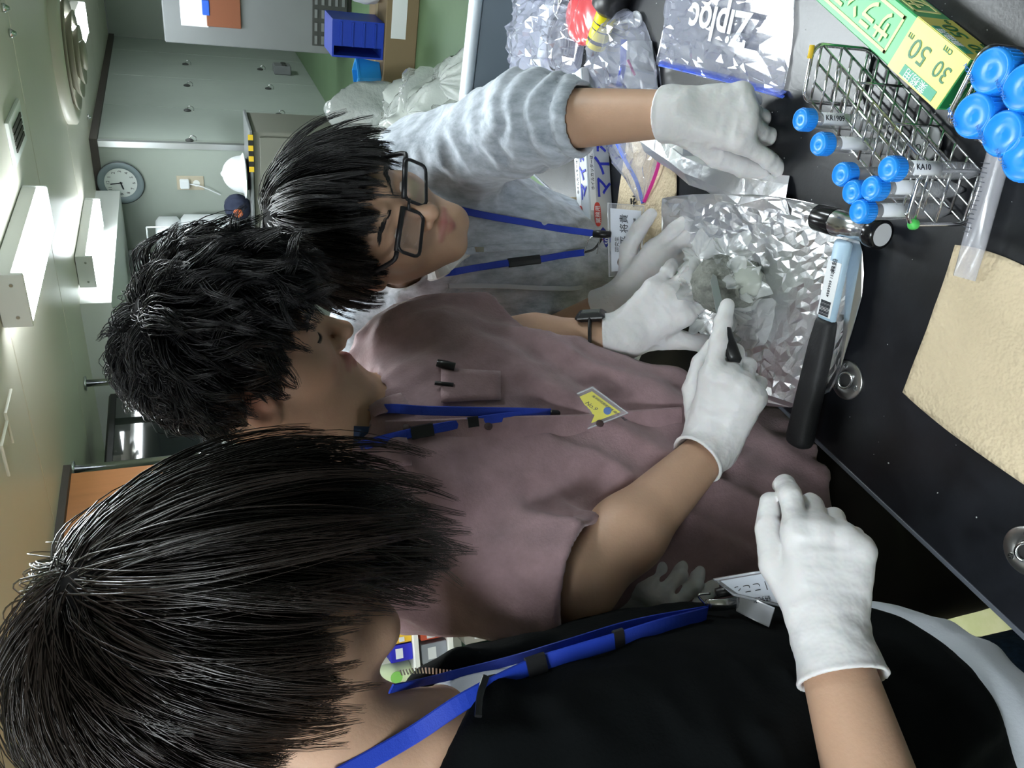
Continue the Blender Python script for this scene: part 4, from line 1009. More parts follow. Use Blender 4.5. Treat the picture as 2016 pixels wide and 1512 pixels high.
v, F = grow(Nh, 15000, rg, lambda r, g: .20 + g.uniform(-.05, .02, len(r)) - .06 * (r[:, 1] < -.05), 11, (0, -.020, .115), .22, .10, .03, 4., (.004, .026), 12, hl, sty_n, .00055, cut=lambda r: np.where((r[:, 0] > .045) & (r[:, 1] > -.05) & (r[:, 1] < .03) & (r[:, 2] < .04), .004, np.where(((r[:, 0] > .015) & (r[:, 1] < .045)) | (r[:, 1] < -.03), .022, .13)), jw=.0055)
obj('hair_strands', v, F, m_hair2, hc, True)
NRh = Hand(NWR, W(1632, 1055, .685), V_CAM + np.array([0, 0, .2]), True, [(24, 36, 25), (52, 62, 35), (60, 70, 35), (64, 74, 35)], [(.52, .8, -.3), (.12, .95, -.2), (-.05, 1, -.15)], sc=.97, cuff=.036, cuff_r=.0365)
NLh = Hand(NWL, W(1262, 1195, .945), V_CAM - .6 * V_R + np.array([0, 0, .3]), False, [(25, 30, 20), (35, 45, 25), (40, 50, 25), (45, 50, 25)], [(.5, .8, .1), (.3, .9, -.3), (.1, .9, -.4)], sc=.98, cuff=.04, cuff_r=.034)
glove(NRh, NER, root); glove(NLh, NEL, root)
z_ = MB()
zz = spline([hit(n_cloth, *q, d0=.4, off=.003) for q in ((792, 1328), (840, 1322), (890, 1321), (940, 1322), (985, 1324))], 8)
for i in range(len(zz) - 1): z_.obox((zz[i] + zz[i + 1]) / 2, _n(zz[i + 1] - zz[i]) * .0009, np.cross(_n(zz[i + 1] - zz[i]), V_CAM) * .003, V_CAM * .001)
z_.make('zipper', m_steel, root)
p = zz[-1]; MB().tube([p, p + (W(1035, 1298, .7) - W(985, 1324, .7))], .0022, 6, flat=(.004, .001)).make('zip_pull', mat('dark_gunmetal', (.12, .12, .12), .35, metal=1.), root)
strap('drawstring', [hit(n_cloth, *q, d0=.4, off=.005) for q in ((960, 1340), (950, 1375), (944, 1420))], m_bplas, root, .003, .0015)
# lanyard
lan = thing('lanyard_badge', 'white name badge and card case on blue lanyard of the black hoodie person', 'name badge', W(1420, 1190, .80))
n_all = lambda P: np.minimum(np.minimum(n_cloth(P), n_body(P)), n_tee(P))
s1 = [hit(n_all, *q, d0=.35, off=.006) for q in ((660, 1524), (800, 1455), (930, 1385), (1040, 1330), (1130, 1300), (1220, 1272), (1310, 1243), (1390, 1220))]
strap('strap', s1, m_blue, lan, .0075, .0010); strap('buckle', [s1[3], s1[3] * .6 + s1[4] * .4], m_bplas, lan, .010, .004); strap('slider', [s1[5] * .9 + s1[4] * .1, s1[5] * .9 + s1[6] * .1], m_bplas, lan, .010, .0025)
strap('strap', [hit(n_all, *q, d0=.35, off=.006) for q in ((760, 1365), (880, 1345), (1000, 1315), (1120, 1280), (1250, 1240), (1390, 1212))], m_blue, lan, .0045)
p0 = hit(n_cloth, 1390, 1214, d0=.35, off=.012)
p1 = hit(n_cloth, 1455, 1215, d0=.35, off=.016); p2 = hit(n_cloth, 1520, 1240, d0=.35, off=.012)
MB().tube(spline([p0, (p0 + p1) / 2 + V_CAM * .004, p1], 4), .004, 8, flat=(.006, .0012)).make('metal_clip', m_steel, lan, True)
MB().tube(spline([p0, p0 + V_D * -.008 + V_R * .01, p0 + V_D * .004 + V_R * .012], 5), .0013, 6).make('hook', m_steel, lan, True)
MB().tube([p0 + V_R * .012 + V_D * .010, p0 + V_R * .017 + V_D * .032], [.005, .006], 8).make('clip', m_bplas, lan, True)
strap('tab', [p1, (p1 + p2) / 2 + V_CAM * .003, p2], film('vinyl_tab', body=.45, rough=.2), lan, .010, .0008)
dd = .80; a = W(1405, 1142, dd); b = W(1445, 1172, dd - .01); c_ = W(1565, 1200, dd - .02); d_ = W(1545, 1118, dd)
c, ci, nn = badge(lan, [a, b, c_, d_], .84, m_card)
r_ = -_n(d_ - a); u_ = _n(np.cross(nn, r_)); text('printed_text', '川 こころ', .010, ci.mean(0) + r_ * -.018 + u_ * -.004 + nn * .0016, r_, u_, m_ink, lan); text('printed_text', '研究生', .006, ci.mean(0) + r_ * -.010 + u_ * .010 + nn * .0016, r_, u_, m_ink, lan)
# ================================================================== bench and what lies on it
from mathutils.geometry import delaunay_2d_cdt
m_bench = mat('black_lab_top', (.010, .011, .014), .30, var=.35, vscale=25., bump=.02, bscale=200.)
m_grey_p = mat('grey_pvc', (.155, .185, .215), .42); m_lpvc = mat('pale_grey_pvc', (.46, .51, .55), .45)
YE = 1.55
o = thing('lab_bench', 'long black-topped laboratory bench the people work at', 'bench', (.2, .3, 0))
MB().bbox(((XE + 1.3) / 2, (YB + .6 + YE) / 2, ZT - .018), ((1.3 - XE) / 2, 0, 0), (0, (YE - YB - .6) / 2, 0), (0, 0, .018), .003).make('top', m_bench, o)
MB().bbox((XE - .002, (YB + .6 + YE) / 2, ZT - .010), (.003, 0, 0), (0, (YE - YB - .6) / 2, 0), (0, 0, .0085), .001).make('edge_strip', mat('grey_edge_strip', (.09, .10, .12), .4), o)
for k in range(5): MB().bbox((.42, -1.62 + .70 * k, .42), (.80, 0, 0), (0, .34, 0), (0, 0, .39), .006).make('carcass', m_lgrey, o)
o = thing('bench_sink', 'grey plastic sink trough with pale rim at the far end of the bench', 'sink', (-.1, 1.8, 0))
x0, x1, y0, y1, zr, zb_ = XE, .62, YE + .01, 2.06, ZT, ZT - .32
def ringbox(x0, x1, y0, y1, w, z0, z1):
    m = MB(); m.box((x0, y0, z0), (x1, y0 + w, z1)); m.box((x0, y1 - w, z0), (x1, y1, z1)); m.box((x0, y0 + w, z0), (x0 + w, y1 - w, z1)); m.box((x1 - w, y0 + w, z0), (x1, y1 - w, z1)); return m
for nm, lo, hi in (('rim', (x0, y1 - .032, zr - .03), (x1, y1, zr)), ('rim', (x0, y0, zr - .03), (x1, y0 + .032, zr)), ('rim', (x0, y0 + .032, zr - .03), (x0 + .032, y1 - .032, zr)), ('rim', (x1 - .032, y0 + .032, zr - .03), (x1, y1 - .032, zr))):
    c = (np.array(lo) + np.array(hi)) / 2; h = (np.array(hi) - np.array(lo)) / 2; MB().bbox(c, (h[0], 0, 0), (0, h[1], 0), (0, 0, h[2]), .006).make(nm, m_lpvc, o, True)
MB().box((x0 + .012, y1 - .03, zb_), (x1 - .012, y1 - .012, zr - .03)).make('wall_panel', m_grey_p, o); MB().box((x0 + .012, y0 + .012, zb_), (x1 - .012, y0 + .03, zr - .03)).make('wall_panel', m_grey_p, o)
MB().box((x0 + .012, y0 + .03, zb_), (x0 + .03, y1 - .03, zr - .03)).make('wall_panel', m_grey_p, o); MB().box((x1 - .03, y0 + .03, zb_), (x1 - .012, y1 - .03, zr - .03)).make('wall_panel', m_grey_p, o)
MB().box((x0 + .012, y0 + .012, zb_ - .02), (x1 - .012, y1 - .012, zb_)).make('bottom', m_grey_p, o)
MB().box((x0 + .06, y0 + .05, 0), (x1 - .06, y1 - .05, zb_ - .02)).make('stand', m_lgrey, o)
MB().bbox((x0 - .001, y1 - .05, zr - .015), (.002, 0, 0), (0, .05, 0), (0, 0, .012), .0005).make('green_tape', mat('green_tape', (.12, .50, .20), .5), o)

def lag(ctrl, u, v):
    """smooth 3x3 (or 2x2) control grid"""
    C = np.asarray(ctrl, float); n, m = C.shape[:2]
    def B(t, k):
        if k == 2: return np.stack([1 - t, t], -1)
        return np.stack([2 * (t - .5) * (t - 1), 4 * t * (1 - t), 2 * t * (t - .5)], -1)
    return np.einsum('pi,pj,ijk->pk', B(v, n), B(u, m), C)
def crumple(ctrl, n, amp, seed, jag=.02, up=(0, 0, 1), base=0., edge=0., edge_side=None, th=.0004, fine=0., prof=None):
    """creased sheet: random points joined by Delaunay triangles, so every facet is flat"""
    rg = np.random.default_rng(seed); k = int(math.sqrt(n)) ; uv = []
    for i in range(k + 1):
        for j in range(k + 1):
            u, v = i / k, j / k
            if 0 < i < k: u += rg.uniform(-.48, .48) / k
            else: u += rg.uniform(-1, 1) * jag
            if 0 < j < k: v += rg.uniform(-.48, .48) / k
            else: v += rg.uniform(-1, 1) * jag
            uv.append((u, v))
    r = delaunay_2d_cdt([Vector(p) for p in uv], [], [], 0, 1e-6); uv = np.array([tuple(p) for p in r[0]]); tri = [tuple(t) for t in r[2]]
    P = lag(ctrl, uv[:, 0], uv[:, 1]); up = _n(up); s, t_, _ = frame(up)
    h = rg.normal(size=len(uv)) * amp * .55 + amp * vnoise(np.stack([uv[:, 0] * 6, uv[:, 1] * 6, np.full(len(uv), seed * 1.7)], 1)) + base + amp
    if edge_side is not None: h = h + edge * np.exp(-edge_side(uv[:, 0], uv[:, 1]) / .08)
    if prof is not None: h = h + prof(uv[:, 0], uv[:, 1])
    h = np.maximum(h, .0006)
    P = P + h[:, None] * up + (rg.normal(size=(len(uv), 1)) * s + rg.normal(size=(len(uv), 1)) * t_) * amp * .25
    # drop sliver triangles hanging over the outline
    T3 = np.array(tri); A = P[T3]; ar = np.linalg.norm(np.cross(A[:, 1] - A[:, 0], A[:, 2] - A[:, 0]), axis=1); T3 = T3[ar > 1e-7]
    nn = len(P); m = MB(); m.add(np.concatenate([P, P - up * th]), [tuple(t) for t in T3] + [tuple(nn + i for i in t[::-1]) for t in T3]); return m
def pxgrid(g, z=ZT): return [[T(*q, z) for q in row] for row in g]

# aluminium foil
m_foil = mat('aluminium_foil', (.90, .91, .93), .30, metal=1., bump=.06, bscale=90.)
o = thing('foil_sheet', 'large crumpled sheet of aluminium foil spread on the bench', 'foil', T(1500, 560))
crumple(pxgrid([[(1322, 392), (1480, 385), (1648, 408)], [(1330, 530), (1500, 560), (1712, 520)], [(1392, 650), (1490, 782), (1655, 765)]]), 1500, .0012, 3, .012, base=.001,
        edge=.010, edge_side=lambda u, v: np.minimum(np.minimum(v, 1 - v), np.minimum(u, 1 - u))).make('sheet', m_foil, o)
p0, p1, p2 = T(1290, 268), T(1400, 345), T(1560, 385)
cu = []
for t, p in zip(np.linspace(0, 1, 9), spline([p0, p1, p2], 4)):
    h = .030 * (1 - .75 * t) + .002
    cu.append([p + np.array([.02, .01, .001]), p + np.array([.012, .006, h * .8]), p + np.array([-.006, -.004, h]), p + np.array([-.022, -.012, h * .5])])
rg = np.random.default_rng(4); cu = np.array(cu) + rg.normal(size=(9, 4, 3)) * .0028; cu[:, :, 2] = np.maximum(cu[:, :, 2], ZT + .0008)
MB().sheet(cu, .0006).make('curled_edge', m_foil, o)

# brown paper under the foil, paper towel at the front
m_kraft = mat('kraft_paper_towel', (.64, .53, .36), .85, bump=.35, bscale=170., bdetail=1., var=.05, vscale=12.)
o = thing('paper_towel', 'beige kraft paper towel lying flat at the near front of the bench', 'paper towel', T(1900, 700))
def towel(name, ctrl, root, n, amp, seed):
    C = pxgrid(ctrl); u = np.linspace(0, 1, n); G = np.array([[lag(C, np.array([b]), np.array([a]))[0] for b in u] for a in u])
    Q = G.reshape(-1, 3) / .03 + seed; G[:, :, 2] += (.0016 + amp * (1 + vnoise(Q) * .7 + .3 * vnoise(Q * 2.3))).reshape(n, n); return MB().sheet(G, .0008).make(name, m_kraft, root, True)
towel('sheet', [[(1885, 482), (1965, 500), (2060, 545)], [(1838, 620), (1940, 680), (2060, 740)], [(1780, 772), (1880, 855), (2060, 980)]], o, 26, .0010, 1)
o = thing('brown_paper', 'stained beige paper between the foil box and the foil sheet', 'paper', T(1270, 380))
towel('sheet', [[(1238, 268), (1290, 280), (1335, 345)], [(1222, 375), (1275, 390), (1330, 440)], [(1205, 480), (1260, 490), (1312, 510)]], o, 24, .0012, 5)
for k in range(5):
    p = T(1249 + rnd.uniform(-7, 7), 392 + rnd.uniform(-8, 8), ZT + .006); q = p + np.array([rnd.uniform(-.008, .008), rnd.uniform(-.008, .008), .001])
    MB().tube([p, q], .0016, 6).make('black_scrap', mat('tape_black'), o)

# foil box
def carton(name, label, cat, A, B, w, h, m, toward):
    """long carton: A, B = the near bottom edge; toward = horizontal direction of its depth"""
    A = np.array(A, float); B = np.array(B, float); L = B - A; r = _n(L); dpt = _n(np.asarray(toward, float) - np.dot(toward, r) * r)
    t = thing(name, label, cat, (A + B) / 2); c = (A + B) / 2 + dpt * w / 2 + np.array([0, 0, h / 2])
    MB().bbox(c, L / 2, dpt * w / 2, np.array([0, 0, h / 2]), .0015).make('carton', m, t); return t, A, r, dpt, np.linalg.norm(L)
m_silver = mat('silver_carton', (.50, .53, .56), .32, metal=.25); m_pblue = mat('print_blue', (.02, .03, .40), .45); m_pred = mat('print_red', (.55, .05, .04), .45)
m_pwhite = mat('print_white', (.78, .80, .82), .5); m_pnavy = mat('print_navy', (.015, .03, .25), .45)
A = T(1212, 512, ZT + .001); B = T(1196, 235, ZT + .001); r_ = _n(B - A); dp_ = np.array([-r_[1], r_[0], 0]); A = A + r_ * .012
if np.dot(dp_, RM @ np.array([0, 0, 1.0])) < 0: dp_ = -dp_
A = A + dp_ * .0; B = A + r_ * .32
t, A, r_, dp_, L_ = carton('foil_carton', 'silver kitchen-foil carton with blue lettering beside the grey hoodie person', 'carton', A, B, .048, .046, m_silver, dp_)
def on_front(a, z): return A + r_ * a + np.array([0, 0, z]) - dp_ * .0006
def on_top(a, q): return A + r_ * a + dp_ * q + np.array([0, 0, .0465])
up_ = np.array([0, 0, 1.0])
def slab(f, a0, a1, q0, q1, m, nm, u, nrm): MB().obox((f(a0, q0) + f(a1, q1)) / 2, r_ * (a1 - a0) / 2, u * (q1 - q0) / 2, nrm * .0003).make(nm, m, t)
slab(on_front, .075, .32, .032, .043, m_pwhite, 'print_band', up_, -dp_); slab(on_top, .075, .32, .028, .044, m_pwhite, 'print_band', dp_, up_)
text('printed_text', 'マイホイル', .034, on_front(.095, .004) - dp_ * .0005, r_, up_, m_pblue, t, sx=1.15, bold=.0006); text('printed_text', 'マイホイル', .026, on_top(.095, .006) + up_ * .0005, r_, dp_, m_pblue, t, sx=1.25, bold=.0005)
text('printed_text', 'ホイルカッターは、パルプ刃を使用しています', .0075, on_front(.11, .0345) - dp_ * .0007, r_, up_, m_ink, t); text('printed_text', 'ホイルカッターは、パルプ刃を使用しています', .0075, on_top(.11, .033) + up_ * .0007, r_, dp_, m_ink, t)
for f, u, nrm in ((on_front, up_, -dp_), (on_top, dp_, up_)):
    c = f(.068, .031) + nrm * .0006; MB().poly([c + r_ * .021 * math.copysign(abs(math.cos(a)) ** .6, math.cos(a)) + u * .0065 * math.copysign(abs(math.sin(a)) ** .8, math.sin(a)) for a in np.linspace(0, 6.28, 24, endpoint=False)], nrm, .0004).make('red_badge', m_pred, t)
    text('printed_text', '業務用', .0105, c - r_ * .016 - u * .0038 + nrm * .0008, r_, u, m_pwhite, t)
    c = f(.026, .022); MB().poly([c + r_ * .02, c + u * .02, c - r_ * .02, c - u * .02], nrm, .0004).make('diamond_print', m_pnavy, t)
    MB().poly([c + u * .02 + r_ * .004, c + r_ * .012 + u * .008, c - r_ * .004], nrm, .0007).make('diamond_print', m_pred, t); text('printed_text', '50m', .012, c - r_ * .011 - u * .010 + nrm * .0008, r_, u, m_pwhite, t)

# wrap carton
a_ = T(1843, 216, ZT + .046); b_ = T(1605, 0, ZT + .046); r_ = _n((b_ - a_) * np.array([1, 1, 0])); dp_ = np.array([r_[1], -r_[0], 0]); A = a_ - np.array([0, 0, .046]); 
m_green = mat('wrap_carton_green', (.05, .42, .13), .35); m_yel = mat('wrap_carton_yellow', (.78, .72, .12), .35); m_dg = mat('wrap_green_dark', (.01, .16, .05), .4); m_ly = mat('print_pale_yellow', (.80, .80, .35), .45)
t = thing('wrap_carton', 'green and yellow cling-wrap carton lying beside the wire rack', 'carton', A)
Lb = .335; wb = .049; hb = .046
MB().bbox(A + r_ * Lb / 2 + dp_ * wb / 2 + up_ * hb / 2, r_ * Lb / 2, dp_ * wb / 2, up_ * hb / 2, .0012).make('carton', m_green, t)
def f_top(a, q): return A + r_ * a + dp_ * q + up_ * (hb + .0004)
def f_side(a, q): return A + r_ * a + up_ * q + dp_ * (wb + .0004)
def f_end(a, q): return A - r_ * .0004 + dp_ * a + up_ * q
def sl(f, a0, a1, q0, q1, m, nm, d1, d2, d3): MB().obox((f(a0, q0) + f(a1, q1)) / 2, d1 * (a1 - a0) / 2, d2 * (q1 - q0) / 2, d3 * .0003).make(nm, m, t)
sl(f_top, 0, .078, .0, wb, m_yel, 'yellow_print', r_, dp_, up_); sl(f_side, 0, .078, .002, hb, m_yel, 'yellow_print', r_, up_, dp_)
sl(f_end, .002, wb - .002, .002, hb - .002, m_dg, 'end_print', dp_, up_, -r_)
for f, d2, d3, hh in ((f_top, dp_, up_, wb), (f_side, up_, dp_, hb)):
    for (q0, q1, a0, a1) in ((.006, .009, .09, .235), (hh - .009, hh - .006, .09, .235), (.006, hh - .006, .09, .093), (.006, hh - .006, .232, .235)): sl(f, a0, a1, q0, q1, m_ly, 'frame_print', r_, d2, d3)
    u_ = -dp_ if f is f_top else up_
    q_ = .036 if f is f_top else .012
    text('printed_text', 'サランラップ', .031, f(.097, q_) + d3 * .0006, r_, u_, m_ly, t, sx=.78, bold=.0006)
    text('printed_text', '30', .021, f(.008, q_ - (.002 if f is f_top else -.002)) + d3 * .0007, r_, u_, m_dg, t); text('printed_text', 'cm', .010, f(.020, (.046 if f is f_top else .003)) + d3 * .0007, r_, u_, m_dg, t)
    text('printed_text', '50', .026, f(.040, q_) + d3 * .0007, r_, u_, m_dg, t); text('printed_text', 'm', .010, f(.068, q_) + d3 * .0007, r_, u_, m_dg, t)
    sl(lambda a, q: f(a, q) + d3 * .0004, .010, .060, (.002 if f is f_top else .034), (.012 if f is f_top else .044), mat('print_teal', (.03, .35, .20), .4), 'green_print', r_, d2, d3); text('printed_text', '業務用', .011, f(.022, (.0105 if f is f_top else .0355)) + d3 * .0008, r_, u_, m_pwhite, t)
text('printed_text', 'AsahiKASEI', .0072, f_end(.004, .030) - r_ * .0006, dp_, up_, m_ly, t); text('printed_text', 'サランラップ', .0068, f_end(.005, .016) - r_ * .0006, dp_, up_, m_ly, t)
c = t
sl(f_end, .003, .046, .0125, .0132, m_ly, 'frame_print', dp_, up_, -r_); sl(f_end, .003, .046, .0245, .0252, m_ly, 'frame_print', dp_, up_, -r_)

# ---- wire tube rack
m_chrome = mat('chrome_wire', (.66, .66, .67), .18, metal=1.)
def wire_rack(label, A1, A2, B2, B1, h, wr=.0014):
    """A1-A2 one end, B1-B2 the other (plan points); three grid levels and two end frames"""
    A1, A2, B1, B2 = [np.array([p[0], p[1], ZT]) for p in (A1, A2, B1, B2)]
    t = thing('wire_rack', label, 'rack', (A1 + B2) / 2)
    for P, Q in ((A1, A2), (B1, B2)):
        z = up_; e = _n(Q - P); rr = .012; pts = []
        for cx_, cz, a0 in ((Q - e * rr, h - rr, 0), (P + e * rr, h - rr, 90), (P + e * rr, rr + .002, 180), (Q - e * rr, rr + .002, 270)):
            for k in range(5): a = math.radians(a0 + k * 22.5); pts.append(cx_ + e * rr * math.cos(a) + z * (cz + rr * math.sin(a)))
        MB().tube(pts, .0022, 8, closed=True).make('end_frame', m_chrome, t, True)
    def at2(u, v, z): return (A1 * (1 - v) + A2 * v) * (1 - u) + (B1 * (1 - v) + B2 * v) * u + up_ * z
    nl = 10; nw = 3
    for z, nm in ((h - .012, 'top_grid'), (h * .52, 'middle_grid'), (.006, 'bottom_grid')):
        m = MB()
        for j in range(nw + 1): m.tube([at2(0, j / nw, z), at2(1, j / nw, z)], wr, 6)
        for i in range(nl + 1): m.tube([at2(i / nl, -.02, z + wr), at2(i / nl, 1.02, z + wr)], wr, 6)
        m.make(nm, m_chrome, t, True)
    m = MB()
    for j in (0, 1):
        for i in (.33, .66): m.tube([at2(i, j, .006), at2(i, j, h - .012)], wr, 6)
    m.make('uprights', m_chrome, t, True); return t, at2
a1, a2, b1, b2 = T(1715, 98, ZT + .004), T(1690, 207, ZT + .004), T(1935, 338, ZT + .004), T(1900, 441, ZT + .004)
rk, rat = wire_rack('chrome wire tube rack holding the slim blue-capped tubes', a1, a2, b2, b1, .082)
MB().lathe(rat(1, 1.0, .066), (0, 0, 1), [(.002, 0), (.005, .003), (.005, .008), (.002, .011)], 12).make('green_bead', mat('green_bead', (.10, .62, .12), .4), rk, True)
MB().tube([rat(.0, .25, .084), rat(.0, .02, .084)], .0026, 8).make('yellow_tape', mat('hazard_yellow'), rk, True)

# ---- centrifuge tubes
m_cap = mat('bright_blue_cap', (.015, .26, .80), .32, sss=.0); m_pp = film('clear_polypropylene', body=.13, milky=(.85, .88, .95), rough=.15); m_lab = mat('white_tube_label', (.70, .72, .76), .6)
m_grad = mat('grey_graduation', (.10, .11, .13), .6)
def tube_at(P, r, L, rc, hc, label, group, name, lab_txt=None, has_lab=True, grad=True):
    """P = centre of the cap top; the tube hangs straight down from it"""
    P = np.asarray(P, float); t = thing(name, label, 'tube', P - up_ * L, group); b = P - up_ * L
    MB().lathe(b, up_, [(.0018, 0), (.003, .0005), (r * .97, L * .16), (r, L * .18), (r, L - hc * .6)], 20).make('body', m_pp, t, True)
    prof = [(rc * .965, 0), (rc, .001), (rc, hc - .002), (rc * .93, hc - .0003), (rc * .86, hc), (rc * .80, hc - .0012), (rc * .10, hc - .0012), (rc * .05, hc - .0004)]
    cp_ = MB().lathe(P - up_ * hc, up_, prof, 36).make('cap', m_cap, t, True)
    m = MB()
    for k in range(28): a = k * 2 * math.pi / 28; d_ = np.array([math.cos(a), math.sin(a), 0]); m.obox(P - up_ * (hc * .55) + d_ * rc, d_ * .0004, np.cross(up_, d_) * .0006, up_ * hc * .36)
    m.make('cap_ribs', m_cap, cp_)
    fx = _n(np.array([V_CAM[0], V_CAM[1], 0])); sx = np.cross(up_, fx)
    if grad:
        m = MB()
        for k in range(12): z = L * .2 + k * L * .05; w = r * (.9 if k % 2 else .55); m.obox(b + up_ * z + fx * (r * .82) + sx * r * .35, sx * w * .4, up_ * .0003, fx * .0002)
        m.make('graduations', m_grad, t)
    if has_lab:
        pts = [[b + up_ * (L * z) + (r + .0003) * (fx * math.cos(a) + sx * math.sin(a)) for a in np.linspace(-.9, .9, 8)] for z in (.52, .66, .80)]; l_ = MB().sheet(pts, .0004).make('label', m_lab, t, True)
        if lab_txt: text('handwriting', lab_txt, r * .95, b + up_ * L * .79 + fx * (r + .001) - sx * r * .35, -up_, sx, m_ink, l_)
    return t
labs = ['slim blue-capped tube with handwritten label at the far end of the wire rack', 'second slim blue-capped tube from the far end of the wire rack', 'slim blue-capped tube leftmost in the cluster near the green bead', 'slim blue-capped tube tucked lowest behind others in the rack cluster',
        'slim blue-capped tube in the middle of the rack cluster', 'slim blue-capped tube nearest the wrap carton in the rack cluster', 'slim blue-capped tube nearest the foil in the rack cluster']
for i, q in enumerate(((1574, 235), (1609, 283), (1653, 343), (1674, 378), (1712, 371), (1746, 332), (1688, 416))):
    tube_at(T(*q, ZT + .122), .0080, .1205, .0110, .0145, labs[i], 'slim blue-capped tubes in the wire rack', 'centrifuge_tube', 'KR1909' if i == 0 else ('KA10' if i == 5 else None), i in (0, 1, 5, 6, 4))
rk2, _r2 = wire_rack('second chrome wire rack under the large blue-capped tubes', T(1962, 92, ZT + .06), T(1900, 245, ZT + .05), T(2060, 350, ZT + .05), T(2120, 190, ZT + .05), .075)
labs = ['large blue-capped tube standing next to the wrap carton end', 'large blue-capped tube at the picture edge behind two others', 'large blue-capped tube nearest the slim tube rack', 'large blue-capped tube above the clear graduated sleeve', 'large blue-capped tube nearest the paper towel at the picture edge']
for i, q in enumerate(((1947, 139), (2012, 172), (1912, 227), (1971, 263), (2012, 312))):
    tube_at(T(*q, ZT + .120), .0140, .118, .0172, .019, labs[i], 'large blue-capped tubes at the picture edge', 'large_centrifuge_tube', None, True)
    text('embossed_text', 'FALCON', .0045, T(*q, ZT + .1205) + np.array([-.010, .008, 0]), (.6, .8, 0), (-.8, .6, 0), mat('print_cap_blue', (.01, .14, .5), .4), bpy.data.objects[[o_.name for o_ in bpy.data.objects if o_.name.startswith('large_centrifuge_tube')][-1]])
# round scrawled disc under the rack, small metal clip
c = T(1826, 282, ZT + .001); o = thing('marked_disc', 'small clear round lid with pen marks under the wire rack', 'lid', c)
MB().lathe(c, up_, [(.017, 0), (.018, .001), (.018, .004), (.016, .0045)], 28).make('disc', mat('frosted_lid', (.38, .39, .40), .4), o, True)
for dx, dy in ((.006, .004), (-.006, .005), (.002, -.008)): MB().tube([c + np.array([dx + .003 * math.cos(a), dy + .003 * math.sin(a), .0048]) for a in np.linspace(0, 6.28, 12, endpoint=False)], .0004, 5, closed=True).make('pen_mark', m_ink, o)
# clear graduated sleeve
a = T(1968, 300, ZT + .012); b = T(1918, 480, ZT + .012); d_ = T(1898, 548, ZT + .010)
o = thing('graduated_sleeve', 'long clear plastic sleeve with graduations lying from the large tubes to the towel', 'sleeve', (a + b) / 2)
e = _n(b - a); sd = np.cross(up_, e)
rows = []
for p, w, h in ((a, .0105, .0105), (a * .5 + b * .5, .0105, .0105), (b, .0115, .0095), (b * .4 + d_ * .6, .0125, .004), (d_, .0125, .0012)):
    rows.append([p + sd * w * math.cos(t_) + up_ * (h * math.sin(t_)) for t_ in np.linspace(0, 2 * math.pi, 17)])
m = MB(); R_ = np.array(rows)[:, :-1]; f = []
for i in range(4):
    for j in range(16): f.append((i * 16 + j, i * 16 + (j + 1) % 16, i * 16 + 16 + (j + 1) % 16, i * 16 + 16 + j))
m.add(R_.reshape(-1, 3), f).make('film', film('milky_sleeve', body=.30, milky=(.8, .8, .88), rough=.2), o, True)
m = MB()
for k in range(16): m.obox(a + (b - a) * (.12 + .05 * k) + up_ * .0108 - sd * .003, sd * (.003 if k % 2 else .0045), e * .0003, up_ * .0002)
m.make('graduations', m_grad, o)

# ---- hammer
hs = .875
p0, p1, p2 = T(1572, 876, hs), T(1628, 628, hs), T(1661, 478, hs)
o = thing('hammer', 'hammer with black rubber grip and silver head lying on the foil', 'hammer', (p0 + p2) / 2)
m_rub = mat('black_rubber', (.013, .013, .015), .6, bump=.1, bscale=250.)
ex = _n(p1 - p0); sd = np.cross(up_, ex)
MB().tube([p0 + ex * t_ for t_ in np.linspace(0, np.linalg.norm(p1 - p0), 9)], .01, 14, flat=None).make('core', m_rub, o, True) if False else None
def grip(P):
    t_ = np.clip(((P - p0) @ ex) / np.linalg.norm(p1 - p0), 0, 1); w = np.interp(t_, [0, .06, .4, .8, 1], [.0155, .0175, .0165, .0150, .0125]); h = w * .78
    q = P - p0; x = q @ sd / w; y = q @ np.cross(ex, sd) / h; d = ((np.abs(x) ** 2.6 + np.abs(y) ** 2.6) ** (1 / 2.6) - 1) * h
    l = q @ ex; return smax(smax(d, l - np.linalg.norm(p1 - p0), .003), -l, .004)
v, F = mesh_sdf(grip, np.minimum(p0, p1) - .03, np.maximum(p0, p1) + .03, .0022); obj('grip', v, F, m_rub, o, True)
sf = MB().bbox((p1 + p2) / 2, (p2 - p1) / 2 * 1.06, sd * .0115, up_ * .0065, .004).make('shaft', mat('pale_blue_sticker', (.40, .55, .68), .4), o, True)
MB().bbox(p1 * .6 + p2 * .4 + up_ * .0066, (p2 - p1) * .36, sd * .0105, up_ * .0003, .0002).make('sticker', m_pwhite, sf)
for k in range(11): MB().obox(p1 + (p2 - p1) * (.06 + .018 * k) + up_ * .0071, ex * rnd.uniform(.0004, .0009), sd * .0075, up_ * .0002).make('bar_print', m_ink, sf)
text('printed_text', '4989999 1524 0', .0055, p1 + (p2 - p1) * .30 - sd * .002 + up_ * .0071, ex, sd, m_ink, sf); text('printed_text', '無鉛', .008, p1 + (p2 - p1) * .62 - sd * .003 + up_ * .0071, ex, sd, m_ink, sf)
h0, h1 = T(1612, 428, hs + .002), T(1735, 462, hs + .002); hx = _n(h1 - h0); hl_ = np.linalg.norm(h1 - h0)
hm = MB().lathe(h0, hx, [(.0125, .0), (.0145, .002), (.0145, hl_ * .38), (.0138, hl_ * .39), (.0138, hl_ * .46), (.0125, hl_ * .47), (.0125, hl_ * .82), (.0150, hl_ * .84), (.0152, hl_ * .985), (.0140, hl_), (.0118, hl_ * 1.0), (.0112, hl_ * .97)], 30).make('head', m_steel, o, True)
